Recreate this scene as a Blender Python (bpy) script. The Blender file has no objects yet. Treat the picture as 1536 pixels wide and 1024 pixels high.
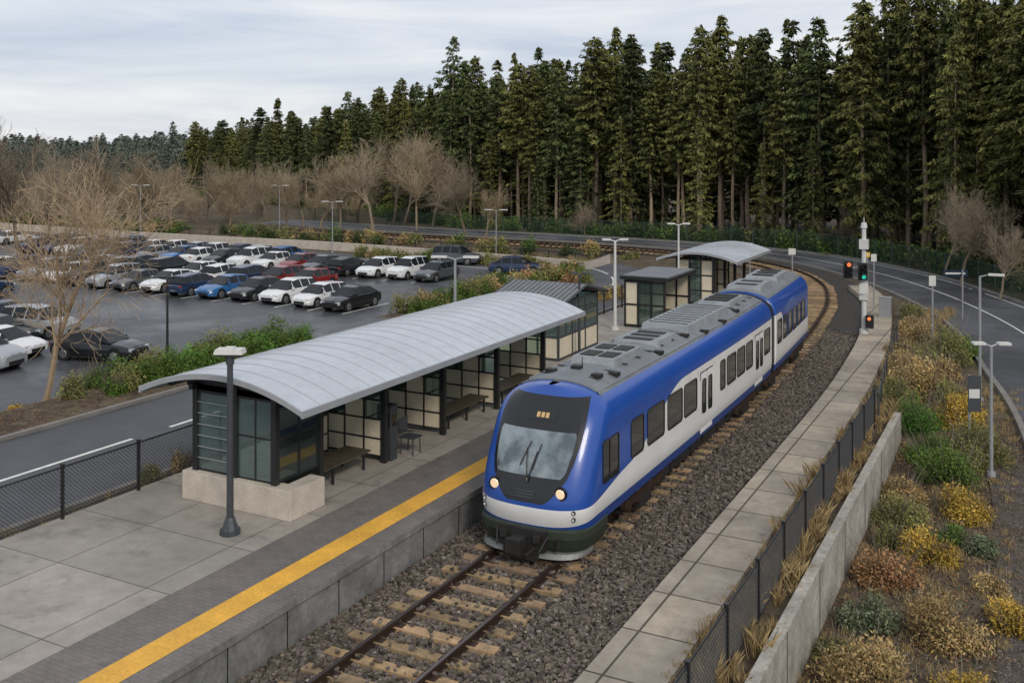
import bpy, math, random
import numpy as np
from math import sin, cos, pi, radians
rng=np.random.default_rng(7); random.seed(7)
scn=bpy.context.scene
COL=scn.collection
# ------------------------------------------------------------------ materials
def nd(nt,t,**k):
    n=nt.nodes.new(t)
    for a,b in k.items(): setattr(n,a,b)
    return n
def newmat(name):
    m=bpy.data.materials.new(name); m.use_nodes=True
    return m,m.node_tree,m.node_tree.nodes['Principled BSDF']
def rampv(nt,src,a,b,lo=0.3,hi=0.7):
    r=nd(nt,'ShaderNodeMapRange'); r.inputs['From Min'].default_value=lo; r.inputs['From Max'].default_value=hi
    r.inputs['To Min'].default_value=a; r.inputs['To Max'].default_value=b
    nt.links.new(src,r.inputs['Value']); return r.outputs[0]
def noise(nt,vec,scale,detail=5,rough=.6):
    n=nd(nt,'ShaderNodeTexNoise'); n.inputs['Scale'].default_value=scale; n.inputs['Detail'].default_value=detail; n.inputs['Roughness'].default_value=rough
    if vec is not None: nt.links.new(vec,n.inputs['Vector'])
    return n.outputs['Fac']
def vscale(nt,vec,s):
    n=nd(nt,'ShaderNodeVectorMath',operation='SCALE'); nt.links.new(vec,n.inputs[0])
    if isinstance(s,(int,float)): n.inputs['Scale'].default_value=s
    else: nt.links.new(s,n.inputs['Scale'])
    return n.outputs[0]
def mixc(nt,f,a,b):
    n=nd(nt,'ShaderNodeMix',data_type='RGBA')
    for sock,v in ((n.inputs[0],f),(n.inputs[6],a),(n.inputs[7],b)):
        if isinstance(v,(int,float)): sock.default_value=v
        elif isinstance(v,tuple): sock.default_value=(v[0],v[1],v[2],1)
        else: nt.links.new(v,sock)
    return n.outputs[2]
def rgb(nt,c):
    n=nd(nt,'ShaderNodeRGB'); n.outputs[0].default_value=(c[0],c[1],c[2],1); return n.outputs[0]
def bumpn(nt,h,s,d,bs):
    n=nd(nt,'ShaderNodeBump'); n.inputs['Strength'].default_value=s; n.inputs['Distance'].default_value=d
    nt.links.new(h,n.inputs['Height']); nt.links.new(n.outputs[0],bs.inputs['Normal'])
def pm(name,col,rough=.7,metal=0.,var=.15,vs=1.5,bump=0.,bs=25.,attr=False,rnd=0.,spec=.35,col2=None,rvar=0.):
    m,nt,b=newmat(name)
    tc=nd(nt,'ShaderNodeTexCoord').outputs['Object']
    c=rgb(nt,col)
    if col2: c=mixc(nt,rampv(nt,noise(nt,tc,vs*.6,6),0,1,.4,.6),col,col2)
    if var>0:
        c=vscale(nt,c,rampv(nt,noise(nt,tc,vs,8,.65),1-var,1+var))
        c=vscale(nt,c,rampv(nt,noise(nt,tc,vs*9,4),1-var*.6,1+var*.6))
    if attr:
        a=nd(nt,'ShaderNodeAttribute',attribute_name='Col')
        v=nd(nt,'ShaderNodeVectorMath',operation='MULTIPLY'); nt.links.new(c,v.inputs[0]); nt.links.new(a.outputs['Color'],v.inputs[1]); c=v.outputs[0]
    if rnd>0:
        o=nd(nt,'ShaderNodeObjectInfo'); c=vscale(nt,c,rampv(nt,o.outputs['Random'],1-rnd,1+rnd,0,1))
    nt.links.new(c,b.inputs['Base Color'])
    b.inputs['Roughness'].default_value=rough; b.inputs['Metallic'].default_value=metal; b.inputs['Specular IOR Level'].default_value=spec
    if rvar>0: nt.links.new(rampv(nt,noise(nt,tc,vs*.5,5),max(rough-rvar,.05),min(rough+rvar,1)),b.inputs['Roughness'])
    if bump>0: bumpn(nt,noise(nt,tc,bs,6,.7),bump,.02,b)
    return m
def slabmat(name,c1,c2,w,h,mortar,mcol,rough=.75,rot=0.,var=.22,ms=.012):
    m,nt,b=newmat(name)
    tc=nd(nt,'ShaderNodeTexCoord').outputs['Object']
    br=nd(nt,'ShaderNodeTexBrick'); br.offset=0. if h>.5 else .5; br.squash=1
    br.inputs['Color1'].default_value=(*c1,1); br.inputs['Color2'].default_value=(*c2,1); br.inputs['Mortar'].default_value=(*mcol,1)
    br.inputs['Scale'].default_value=1; br.inputs['Mortar Size'].default_value=ms; br.inputs['Brick Width'].default_value=w; br.inputs['Row Height'].default_value=h
    mp=nd(nt,'ShaderNodeMapping'); mp.inputs['Rotation'].default_value=(0,0,rot); nt.links.new(tc,mp.inputs[0]); nt.links.new(mp.outputs[0],br.inputs['Vector'])
    c=vscale(nt,br.outputs['Color'],rampv(nt,noise(nt,tc,.35,8,.7),1-var,1+var))
    c=vscale(nt,c,rampv(nt,noise(nt,tc,2.2,8,.7),1-var*.7,1+var*.7))
    st=rampv(nt,noise(nt,tc,.9,9,.75),1,.66,.54,.68); c=vscale(nt,c,st)
    c=vscale(nt,c,rampv(nt,noise(nt,tc,40,3,.7),.86,1.14))
    nt.links.new(c,b.inputs['Base Color'])
    nt.links.new(rampv(nt,noise(nt,tc,.6,6),rough-.22,rough+.15),b.inputs['Roughness'])
    b.inputs['Specular IOR Level'].default_value=.35
    bumpn(nt,br.outputs['Fac'],-.4,.01,b)
    return m
def glassmat(name,tint,refl=.12,rough=.03,milky=.06,mcol=(.4,.5,.47)):
    m=bpy.data.materials.new(name); m.use_nodes=True; nt=m.node_tree; nt.nodes.clear()
    o=nd(nt,'ShaderNodeOutputMaterial'); mx=nd(nt,'ShaderNodeMixShader'); t=nd(nt,'ShaderNodeBsdfTransparent'); g=nd(nt,'ShaderNodeBsdfGlossy'); df=nd(nt,'ShaderNodeBsdfDiffuse'); m2=nd(nt,'ShaderNodeMixShader')
    t.inputs[0].default_value=(*tint,1); g.inputs['Roughness'].default_value=rough; g.inputs[0].default_value=(.75,.9,.88,1); df.inputs[0].default_value=(*mcol,1)
    m2.inputs[0].default_value=milky; nt.links.new(t.outputs[0],m2.inputs[1]); nt.links.new(df.outputs[0],m2.inputs[2])
    fr=nd(nt,'ShaderNodeFresnel'); fr.inputs[0].default_value=1.5
    a=nd(nt,'ShaderNodeMath',operation='ADD'); a.inputs[1].default_value=refl; nt.links.new(fr.outputs[0],a.inputs[0])
    nt.links.new(a.outputs[0],mx.inputs[0]); nt.links.new(m2.outputs[0],mx.inputs[1]); nt.links.new(g.outputs[0],mx.inputs[2]); nt.links.new(mx.outputs[0],o.inputs[0])
    return m
def asphalt(name,base,wet=.3,rough=.6):
    m,nt,b=newmat(name); tc=nd(nt,'ShaderNodeTexCoord').outputs['Object']
    n1=noise(nt,tc,.12,7,.65)
    c=mixc(nt,rampv(nt,n1,0,1,.42,.6),tuple(x*.75 for x in base),tuple(x*1.35 for x in base))
    c=vscale(nt,c,rampv(nt,noise(nt,tc,60,3,.8),.75,1.25))
    c=vscale(nt,c,rampv(nt,noise(nt,tc,1.3,6),.88,1.12))
    nt.links.new(c,b.inputs['Base Color'])
    nt.links.new(rampv(nt,n1,rough-wet,rough+.15,.42,.58),b.inputs['Roughness'])
    b.inputs['Specular IOR Level'].default_value=.5
    bumpn(nt,noise(nt,tc,90,3),.15,.01,b)
    return m
# ------------------------------------------------------------------ mesh builder
class NM:
    def __init__(s): s.V=[];s.L=[];s.T=[];s.M=[];s.C=[];s.n=0
    def add(s,V,F,mat=0,col=(1,1,1)):
        V=np.asarray(V,float).reshape(-1,3); k=len(V)
        if isinstance(F,np.ndarray):
            s.L.append((F+s.n).ravel().astype(np.int32)); s.T.append(np.full(len(F),F.shape[1],np.int32)); nf=len(F)
        else:
            s.L.append(np.array([i+s.n for f in F for i in f],np.int32)); s.T.append(np.array([len(f) for f in F],np.int32)); nf=len(F)
        s.M.append(np.full(nf,mat,np.int32))
        c=np.ones((k,4)); c[:,:3]=np.asarray(col); s.C.append(c)
        s.V.append(V); s.n+=k
    def box(s,c,sz,rot=0.,mat=0,tilt=0.,col=(1,1,1),taper=1.):
        x,y,z=[a/2 for a in sz]; t=taper
        v=np.array([[-x,-y,-z],[x,-y,-z],[x,y,-z],[-x,y,-z],[-x*t,-y*t,z],[x*t,-y*t,z],[x*t,y*t,z],[-x*t,y*t,z]])
        if tilt:
            ct,st=cos(tilt),sin(tilt); v=v@np.array([[1,0,0],[0,ct,st],[0,-st,ct]])
        cr,sr=cos(rot),sin(rot); v=v@np.array([[cr,sr,0],[-sr,cr,0],[0,0,1]])
        s.add(v+np.array(c),np.array([[0,3,2,1],[4,5,6,7],[0,1,5,4],[1,2,6,5],[2,3,7,6],[3,0,4,7]]),mat,col)
    def b2(s,x0,x1,y0,y1,z0,z1,mat=0,col=(1,1,1)):
        s.box(((x0+x1)/2,(y0+y1)/2,(z0+z1)/2),(abs(x1-x0),abs(y1-y0),abs(z1-z0)),0,mat,0,col)
    def cyl(s,p0,p1,r0,r1=None,n=12,mat=0,col=(1,1,1),caps=True):
        r1=r0 if r1 is None else r1
        tubes(s,[p0],[p1],[r0],[r1],n,mat,[col])
        if caps:
            b=s.n-2*n
            s.L.append(np.array(list(range(b+n-1,b-1,-1))+list(range(b+n,b+2*n)),np.int32)); s.T.append(np.array([n,n],np.int32)); s.M.append(np.array([mat,mat],np.int32))
    def build(s,name,mats,parent=None,smooth=False,loc=None,bevel=0,link=True):
        me=bpy.data.meshes.new(name)
        V=np.concatenate(s.V); L=np.concatenate(s.L); T=np.concatenate(s.T); M=np.concatenate(s.M)
        me.vertices.add(len(V)); me.vertices.foreach_set('co',V.ravel().astype(np.float32))
        me.loops.add(len(L)); me.loops.foreach_set('vertex_index',L)
        me.polygons.add(len(T)); st=np.concatenate([[0],np.cumsum(T)[:-1]]).astype(np.int32)
        me.polygons.foreach_set('loop_start',st)
        me.update(calc_edges=True)
        me.polygons.foreach_set('material_index',M)
        me.polygons.foreach_set('use_smooth',np.full(len(T),bool(smooth)))
        ca=me.color_attributes.new('Col','FLOAT_COLOR','POINT'); ca.data.foreach_set('color',np.concatenate(s.C).ravel().astype(np.float32))
        for m in mats: me.materials.append(m)
        me.update()
        if not link: return me
        o=bpy.data.objects.new(name,me); COL.objects.link(o)
        if loc: o.location=loc
        if parent: o.parent=parent
        if bevel:
            bm=o.modifiers.new('bevel','BEVEL'); bm.width=bevel; bm.segments=2; bm.limit_method='ANGLE'
        return o
def tubes(nm,P0,P1,R0,R1,k,mat=0,cols=None):
    P0=np.asarray(P0,float);P1=np.asarray(P1,float);R0=np.asarray(R0,float);R1=np.asarray(R1,float)
    d=P1-P0; d/=np.maximum(np.linalg.norm(d,axis=1,keepdims=True),1e-9)
    ref=np.where(np.abs(d[:,2:3])>.9,np.array([[1.,0,0]]),np.array([[0,0,1.]]))
    u=np.cross(d,ref); u/=np.linalg.norm(u,axis=1,keepdims=True); v=np.cross(d,u)
    a=np.arange(k)*2*pi/k
    ring=np.cos(a)[None,:,None]*u[:,None,:]+np.sin(a)[None,:,None]*v[:,None,:]
    A=P0[:,None,:]+ring*R0[:,None,None]; B=P1[:,None,:]+ring*R1[:,None,None]
    V=np.concatenate([A,B],1).reshape(-1,3)
    i=np.arange(k); q=np.stack([i,i+k,(i+1)%k+k,(i+1)%k],1)
    F=(np.arange(len(P0))[:,None,None]*2*k+q[None]).reshape(-1,4)
    c=np.ones((len(P0),3)) if cols is None else np.asarray(cols,float)
    nm.add(V,F,mat,np.repeat(c,2*k,0))
def grid(nm,G,mat=0,flip=False,col=(1,1,1)):
    a,b=G.shape[:2]; idx=np.arange(a*b).reshape(a,b)
    F=np.stack([idx[:-1,:-1],idx[1:,:-1],idx[1:,1:],idx[:-1,1:]],-1).reshape(-1,4)
    if flip: F=F[:,::-1]
    nm.add(G.reshape(-1,3),F.copy(),mat,col)
def empty(name,loc=(0,0,0)):
    o=bpy.data.objects.new(name,None); o.location=loc; COL.objects.link(o); return o
def inst(me,name,loc,rz=0,sc=1,parent=None):
    o=bpy.data.objects.new(name,me); o.location=loc; o.rotation_euler=(0,0,rz)
    o.scale=sc if isinstance(sc,tuple) else (sc,sc,sc); COL.objects.link(o)
    if parent: o.parent=parent
    return o
def ss(a,b,x):
    t=np.clip((x-a)/(b-a),0,1); return t*t*(3-2*t)
def H(x,y):
    x=np.asarray(x,float); y=np.asarray(y,float)
    b=.5*(1-ss(50,62,y)); lot=-1.2*(1-ss(79,84,y))
    left=b+(lot-b)*ss(29.5,34,-x)
    right=-.9+.87*ss(27,42,y)
    return np.where(x<-15.5,left,np.where(x>-4.15,right,-.0))
def hz(x,y): return float(H(x,y))
def spline(pts,step=.5):
    P=np.array(pts,float); Q=np.vstack([2*P[0]-P[1],P,2*P[-1]-P[-2]]); out=[]
    for i in range(1,len(Q)-2):
        n=max(2,int(np.linalg.norm(Q[i+1]-Q[i])/step)); t=np.linspace(0,1,n,endpoint=False)[:,None]
        out.append(.5*((2*Q[i])+(-Q[i-1]+Q[i+1])*t+(2*Q[i-1]-5*Q[i]+4*Q[i+1]-Q[i+2])*t**2+(-Q[i-1]+3*Q[i]-3*Q[i+1]+Q[i+2])*t**3))
    out.append(P[-1:]); return np.vstack(out)
def normals(P):
    d=np.gradient(P,axis=0); d/=np.linalg.norm(d,axis=1,keepdims=True); return d,np.stack([d[:,1],-d[:,0]],1)
def ribbon(nm,P,o0,o1,z,mat=0,terr=True,nx=1,seg=None):
    d,n=normals(P)
    offs=np.linspace(o0,o1,nx+1)
    G=P[:,None,:]+n[:,None,:]*offs[None,:,None]
    Z=(H(G[...,0],G[...,1]) if terr else 0)+z
    G3=np.dstack([G,np.broadcast_to(Z,G.shape[:2])])
    if seg is None: grid(nm,G3,mat,flip=True)
    else:
        on,off=seg; s=0
        while s+on<len(P): grid(nm,G3[s:s+on+1],mat,flip=True); s+=on+off
# ------------------------------------------------------------------ palette
M_conc=slabmat('platform_concrete',(.355,.325,.285),(.275,.255,.225),2.45,2.2,.02,(.11,.10,.09),var=.19,ms=.014)
M_walk=slabmat('walkway_concrete',(.40,.34,.265),(.31,.275,.225),1.6,1.7,.02,(.08,.07,.05),var=.26,ms=.025)
M_pave=slabmat('grey_pavers',(.185,.165,.15),(.16,.145,.135),.22,.11,.01,(.12,.11,.10),var=.2,ms=.007)
M_wall=pm('platform_face',(.19,.19,.185),.85,var=.35,vs=1.3,bump=.2,bs=20)
M_yel,nt,b=newmat('tactile_yellow'); tc=nd(nt,'ShaderNodeTexCoord').outputs['Object']
c=vscale(nt,rgb(nt,(.82,.44,.06)),rampv(nt,noise(nt,tc,1.2,8,.7),.75,1.12)); c=vscale(nt,c,rampv(nt,noise(nt,tc,14,4,.7),.8,1.12)); nt.links.new(c,b.inputs['Base Color']); b.inputs['Roughness'].default_value=.65
vo=nd(nt,'ShaderNodeTexVoronoi'); vo.inputs['Scale'].default_value=16; vo.inputs['Randomness'].default_value=0; nt.links.new(tc,vo.inputs['Vector']); bumpn(nt,vo.outputs['Distance'],-.9,.03,b)
M_asph=asphalt('asphalt_road',(.070,.073,.081),.12,.62)
M_lot=asphalt('asphalt_wet_lot',(.078,.082,.090),.3,.6)
M_white=pm('road_paint',(.7,.7,.68),.6,var=.2,vs=3)
M_base=pm('pale_concrete',(.52,.46,.39),.8,var=.18,vs=2,bump=.15,bs=40)
M_rw=pm('wall_concrete',(.36,.34,.30),.85,var=.38,vs=1.1,bump=.2,bs=25)
M_kerb=pm('kerb_concrete',(.2,.19,.175),.85,var=.2)
M_blk=pm('black_steel',(.018,.019,.021),.42,var=.15,spec=.5)
M_dgrey=pm('dark_grey_paint',(.05,.056,.064),.45,var=.12,spec=.5)
M_grey=pm('grey_steel',(.35,.36,.37),.45,.3,var=.1)
M_lgrey=pm('light_grey_paint',(.62,.62,.6),.5,var=.08)
M_roof=pm('metal_roof',(.54,.57,.61),.34,.3,var=.12,vs=.5,rvar=.1)
M_roofd=pm('roof_seam',(.40,.42,.44),.45,.3,var=.1)
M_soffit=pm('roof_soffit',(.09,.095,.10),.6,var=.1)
M_pvroof=pm('dark_ribbed_roof',(.2,.21,.22),.5,.3,var=.15)
M_glass=glassmat('clear_glass',(.76,.87,.83),.08,milky=.07)
M_gl2=glassmat('end_glass',(.70,.86,.82),.16,milky=.22,mcol=(.36,.50,.48))
M_cream=pm('cream_panel',(.68,.61,.47),.45,var=.1)
M_wood=pm('sleeper_timber',(.33,.235,.145),.85,var=.4,vs=3,bump=.4,bs=30,attr=True)
M_rail=pm('rail_steel',(.06,.038,.028),.55,.5,var=.25,vs=3)
M_railtop=pm('rail_head_polished',(.17,.14,.13),.3,.9,var=.15)
M_stone=pm('ballast_stone',(.128,.113,.10),.85,var=.25,vs=9,attr=True)
M_bed=pm('ballast_bed',(.05,.046,.042),.95,var=.5,vs=7,bump=1.,bs=14)
M_soil=pm('mulch',(.075,.052,.035),.95,var=.5,vs=2.5,bump=.9,bs=18,col2=(.11,.09,.055))
M_gravel=pm('gravel_path',(.09,.082,.074),.95,var=.4,vs=3,bump=.8,bs=30,col2=(.075,.058,.042))
M_bark=pm('bark',(.34,.27,.20),.9,var=.3,vs=6,rnd=.3,attr=True)
M_barkg=pm('grey_bark',(.20,.17,.135),.9,var=.2,vs=6,rnd=.25,attr=True)
M_fir=pm('fir_foliage',(.064,.094,.042),.75,var=0,attr=True,rnd=.45,spec=.15)
M_fir2=pm('fir_foliage_olive',(.11,.135,.052),.75,var=0,attr=True,rnd=.35,spec=.15)
M_haze=pm('distant_foliage',(.125,.175,.18),.9,var=0,attr=True,rnd=.25,spec=.05)  # aerial haze painted into the pale bluish base colour
def leafm(n,c): return pm(n,c,.7,var=0,attr=True,rnd=.12,spec=.2)
L_green=leafm('leaf_green',(.10,.17,.035)); L_bright=leafm('leaf_bright',(.11,.23,.045)); L_olive=leafm('leaf_olive',(.21,.215,.08)); L_tan=leafm('leaf_tan',(.42,.31,.145))
L_yel=leafm('leaf_yellow',(.50,.35,.07)); L_rust=leafm('leaf_rust',(.40,.235,.12)); L_dark=leafm('leaf_dark',(.05,.082,.028)); L_sage=leafm('leaf_sage',(.2,.24,.15)); L_straw=leafm('straw',(.48,.37,.20))
# ------------------------------------------------------------------ world, sun, camera
w=bpy.data.worlds.new('World'); scn.world=w; w.use_nodes=True; nt=w.node_tree
SAZ,SEL=132,36
bg=nt.nodes['Background']; bg.inputs['Strength'].default_value=.112
sky=nd(nt,'ShaderNodeTexSky',sky_type='NISHITA'); sky.sun_disc=False; sky.sun_elevation=radians(SEL); sky.sun_rotation=radians(SAZ)
tc=nd(nt,'ShaderNodeTexCoord').outputs['Generated']
mp=nd(nt,'ShaderNodeMapping'); mp.inputs['Scale'].default_value=(1.5,1.5,15); nt.links.new(tc,mp.inputs[0])
n1=nd(nt,'ShaderNodeTexNoise'); n1.inputs['Scale'].default_value=1.3; n1.inputs['Detail'].default_value=8; n1.inputs['Roughness'].default_value=.55; n1.inputs['Distortion'].default_value=.5; nt.links.new(mp.outputs[0],n1.inputs['Vector'])
cc=mixc(nt,rampv(nt,n1.outputs['Fac'],0,1,.36,.62),(5.0,5.6,6.7),(8.1,8.1,8.3))
out=mixc(nt,.88,sky.outputs[0],cc); nt.links.new(out,bg.inputs['Color'])
sl=bpy.data.lights.new('sun','SUN'); sl.energy=1.5; sl.angle=radians(14); sl.color=(1,.91,.78)
so=bpy.data.objects.new('sun',sl); COL.objects.link(so)
el=radians(SEL); az=radians(SAZ)
sd=np.array([sin(az)*cos(el),cos(az)*cos(el),sin(el)])
from mathutils import Vector
so.rotation_euler=Vector(sd).to_track_quat('Z','Y').to_euler(); so.location=(20,-20,60)
cam=bpy.data.cameras.new('camera'); co=bpy.data.objects.new('camera',cam); COL.objects.link(co)
cam.lens=35; cam.sensor_width=36; cam.shift_y=-.1869; cam.clip_end=6000; cam.clip_start=.1
co.location=(0,0,9); co.rotation_euler=(radians(90),0,radians(27.9)); scn.camera=co
scn.view_settings.view_transform='Standard'; scn.view_settings.look='None'; scn.view_settings.exposure=0
# ------------------------------------------------------------------ ground
X=np.array([-3000,-1500,-700,-450,-300,-220]+list(np.arange(-170,-16,1.))+[-15.9,-15.55,-15.45,-14,-12,-10,-8,-6,-5,-4.2,-4.1]+list(np.arange(-3,41,1.))+[60,120,300,900,3000])
Y=np.array([-3000,-600,-120]+list(np.arange(-30,131,1.))+[150,200,300,500,1000,3500])
gx,gy=np.meshgrid(X,Y,indexing='ij'); n=NM(); grid(n,np.dstack([gx,gy,H(gx,gy)-.01]),flip=False)
g=n.build('ground',[M_soil],smooth=False)
# ------------------------------------------------------------------ track
TP=spline([(-9.85,-25),(-9.85,0),(-9.85,15),(-9.85,29),(-9.98,37),(-10.35,45),(-10.8,52),(-11.7,60),(-13.6,68),(-17.2,75),(-23,80),(-33,83.5),(-50,85),(-75,86)],.3)
def tx(y): return np.interp(y,TP[:,1],TP[:,0])
tr=empty('railway_track')
n=NM(); ribbon(n,TP,-2.05,3.15,.03,nx=3); n.build('ballast_bed',[M_bed])
for side,nmn in ((-.77,'rail_left'),(.77,'rail_right')):
    n=NM()
    def prof(o,hw,z0,z1,mt):
        d,nn=normals(TP); base=TP+nn*o
        c=[(-hw,z0),(-hw,z1),(hw,z1),(hw,z0)]
        G=np.stack([np.column_stack([base+nn*a,np.full(len(base),b)]) for a,b in c],1)
        grid(n,G,mt)
    prof(side,.075,.1,.125,0); prof(side,.012,.125,.2,0); prof(side,.038,.2,.246,0); prof(side,.032,.2461,.25,1)
    n.build(nmn,[M_rail,M_railtop],parent=tr)
n=NM(); d,nn=normals(TP); sl_=np.concatenate([[0],np.cumsum(np.linalg.norm(np.diff(TP,axis=0),axis=1))])
tiepos=[]
for s in np.arange(20,sl_[-1],.66):
    x=np.interp(s,sl_,TP[:,0]); y=np.interp(s,sl_,TP[:,1]); dx=np.interp(s,sl_,d[:,0]); dy=np.interp(s,sl_,d[:,1])
    a=math.atan2(dy,dx)-pi/2+random.uniform(-.02,.02); k=random.uniform(.65,1.2); tiepos.append(y)
    n.box((x+random.uniform(-.05,.05),y,.07),(2.62+random.uniform(-.08,.1),.25,.13),a,0,0,(k,k*random.uniform(.93,1.02),k*random.uniform(.85,1.)))
    for o in (-.77,.77):
        n.box((x+o*cos(a),y+o*sin(a),.142),(.34,.17,.02),a,1)
n.build('sleepers',[M_wood,M_rail],parent=tr,bevel=.012)
N=66000
yy=9+42*rng.random(N)**1.35; oo=rng.uniform(-2.05,3.15,N)
tp=np.array(tiepos); near=np.abs(yy[:,None]-tp[None,:]).min(1)
keep=~((near<.13)&(np.abs(oo)<1.3)&(rng.random(N)<.94)); yy=yy[keep];oo=oo[keep]; near=near[keep]; N=len(yy)
xx=tx(yy)+oo
def stones(xx,yy,zb,s0,s1,name,mat):
    N=len(xx)
    cube=np.array([[-1,-1,-1],[1,-1,-1],[1,1,-1],[-1,1,-1],[-1,-1,1],[1,-1,1],[1,1,1],[-1,1,1]])*.6
    V=cube[None]+rng.uniform(-.28,.28,(N,8,3)); sz=rng.uniform(s0,s1,(N,1,1))*(1+.4*(rng.random((N,1,1))<.1)); V=V*sz*np.array([1.2,1,.8])
    a=rng.uniform(0,2*pi,(N)); b_=rng.uniform(-.7,.7,N)
    cb,sb=np.cos(b_)[:,None],np.sin(b_)[:,None]; V=np.dstack([V[...,0],V[...,1]*cb-V[...,2]*sb,V[...,1]*sb+V[...,2]*cb])
    ca,sa=np.cos(a)[:,None],np.sin(a)[:,None]; V=np.dstack([V[...,0]*ca-V[...,1]*sa,V[...,0]*sa+V[...,1]*ca,V[...,2]])
    V+=np.stack([xx,yy,zb],1)[:,None,:]
    F=(np.arange(N)[:,None,None]*8+np.array([[0,3,2,1],[4,5,6,7],[0,1,5,4],[1,2,6,5],[2,3,7,6],[3,0,4,7]])[None]).reshape(-1,4)
    br_=rng.uniform(.4,1.5,(N,1))*np.where(rng.random((N,1))<.06,1.6,1); tint=np.stack([np.ones(N),rng.uniform(.90,1.,N),rng.uniform(.76,1.0,N)],1)
    n=NM(); n.add(V.reshape(-1,3),F,0,np.repeat(br_*tint,8,0)); n.build(name,[mat])
ontie=(near<.13)&(np.abs(oo)<1.3)
stones(xx,yy,.045+rng.random(N)*.03+np.where(np.abs(oo)<1.4,.015,.0)+np.where(ontie,.09,0),.024,.052,'ballast_gravel',M_stone)
N=16000; xx=rng.uniform(-1.1,2.6,N); xx=np.where(rng.random(N)<.2,rng.uniform(-3.9,-1,N),xx); yy=12+24*rng.random(N)**1.2; stones(xx,yy,H(xx,yy)+.02,.012,.034,'loose_gravel',M_stone)
# ------------------------------------------------------------------ platform
PL=-19.2
yy=np.concatenate([np.arange(-6,61,1.)]); n=NM(); ez=.85
tX=tx(yy)
def strip(xa,xb,z,mt):
    G=np.stack([np.column_stack([xa,yy,np.full(len(yy),z)]),np.column_stack([xb,yy,np.full(len(yy),z)])],1); grid(n,G,mt,flip=True)
e=tX-2.1; a1=tX-2.6; a2=tX-3.15; a3=tX-4.25
strip(np.full(len(yy),PL),a3,ez,0); strip(a3,a2,ez,1); strip(a2,a1,ez+.004,2); strip(a1,e,ez,1)
def vwall(xa,z0,z1,mt,fl):
    G=np.stack([np.column_stack([xa,yy,np.full(len(yy),z0)]),np.column_stack([xa,yy,np.full(len(yy),z1)])],1); grid(n,G,mt,flip=fl)
vwall(e-.06,-.05,ez-.14,3,False); vwall(e,ez-.14,ez,3,False); vwall(np.full(len(yy),PL),-.5,ez,3,True)
G=np.stack([np.column_stack([e-.06,yy,np.full(len(yy),ez-.14)]),np.column_stack([e,yy,np.full(len(yy),ez-.14)])],1); grid(n,G,3)
n.box(((PL+e[-1])/2,60.01,.2),(e[-1]-PL,.02,1.28),0,3)
n.build('station_platform',[M_conc,M_pave,M_yel,M_wall])
n=NM()
for y in np.arange(8,58,1.5): n.box((tx(y)-2.157,y,.33),(.012,.02,.74),0,0)
n.build('platform_joint',[M_blk],parent=bpy.data.objects['station_platform'])
# ------------------------------------------------------------------ walkway, retaining wall
WP=spline([(-6.05,-20),(-6.05,0),(-6.05,20),(-6.1,34),(-6.35,42),(-6.9,50),(-8.2,60),(-10.2,67)],.5)
n=NM(); ribbon(n,WP,-.68,.68,.3,0,terr=False); d,nn=normals(WP)
for o,fl in ((-.68,True),(.68,False)):
    B=WP+nn*o; G=np.stack([np.column_stack([B,np.full(len(B),-.05)]),np.column_stack([B,np.full(len(B),.3)])],1); grid(n,G,0,flip=fl)
n.build('concrete_walkway',[M_walk])
n=NM(); n.b2(-5.37,-4.2,-20,34.5,-.3,.2); n.build('verge',[M_soil])
n=NM(); n.b2(-4.2,-3.98,-20,34.7,-1.2,.42)
for y in np.arange(-18,34,3.): n.b2(-3.985,-3.972,y,y+.03,-1,.4,1)
n.build('retaining_wall',[M_rw,M_dgrey])
# ------------------------------------------------------------------ fences
def fence(name,P,h,post,mesh,z0f,mat,pr=.03,meshr=.006,step=.16):
    P=np.array(P,float); n=NM(); L=np.concatenate([[0],np.cumsum(np.linalg.norm(np.diff(P,axis=0),axis=1))])
    at=lambda s:(np.interp(s,L,P[:,0]),np.interp(s,L,P[:,1]))
    for s in np.arange(0,L[-1]+.01,post):
        x,y=at(s); z=z0f(x,y); n.box((x,y,z+h/2+.02),(pr*2,pr*2,h+.06),0,0); n.box((x,y,z+h+.06),(pr*2.6,pr*2.6,.025),0,0)
    S=np.arange(0,L[-1],.9)
    pts=[at(s) for s in S]
    for i in range(len(S)-1):
        x0,y0=pts[i];x1,y1=pts[i+1]
        for zz,r in ((h,.022),(.1,.016)):
            n.cyl((x0,y0,z0f(x0,y0)+zz),(x1,y1,z0f(x1,y1)+zz),r,r,6,0)
    if mesh:
        P0=[];P1=[]
        for s in np.arange(0,L[-1]-h,step):
            for a,b in ((s,s+h-.1),(s+h-.1,s)):
                xa,ya=at(a); xb,yb=at(b); P0.append((xa,ya,z0f(xa,ya)+.1)); P1.append((xb,yb,z0f(xb,yb)+h))
        tubes(n,P0,P1,[meshr]*len(P0),[meshr]*len(P0),3,0)
    return n.build(name,[mat])
fence('metal_fence',[(PL+.12,-2),(PL+.12,33.5)],1.15,2.1,True,lambda x,y:.85,M_blk,step=.095)
fence('metal_fence',[(-4.62,8),(-4.62,34.2)],1.15,2.1,True,lambda x,y:.2,M_blk,pr=.035,step=.09,meshr=.0065)
fence('metal_fence',[(-4.62,34.2),(-5.3,42),(-5.9,50)],1.0,2.1,False,lambda x,y:.05,M_dgrey)
fence('metal_fence',[(PL+.12,38.6),(PL+.12,50)],1.1,1.2,True,lambda x,y:.85,M_blk,step=.2)
RP=spline([(4.5,-30),(4.3,0),(3.9,20),(3.0,34.7),(1.3,45),(-.9,56),(-5.0,67),(-11,77.5),(-20,86.5),(-35,91),(-60,93),(-85,96)],.7)
dR,nR=normals(RP)
FR=RP+nR*3.6
M_green=pm('green_fence',(.045,.075,.06),.5,var=.1)
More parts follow.
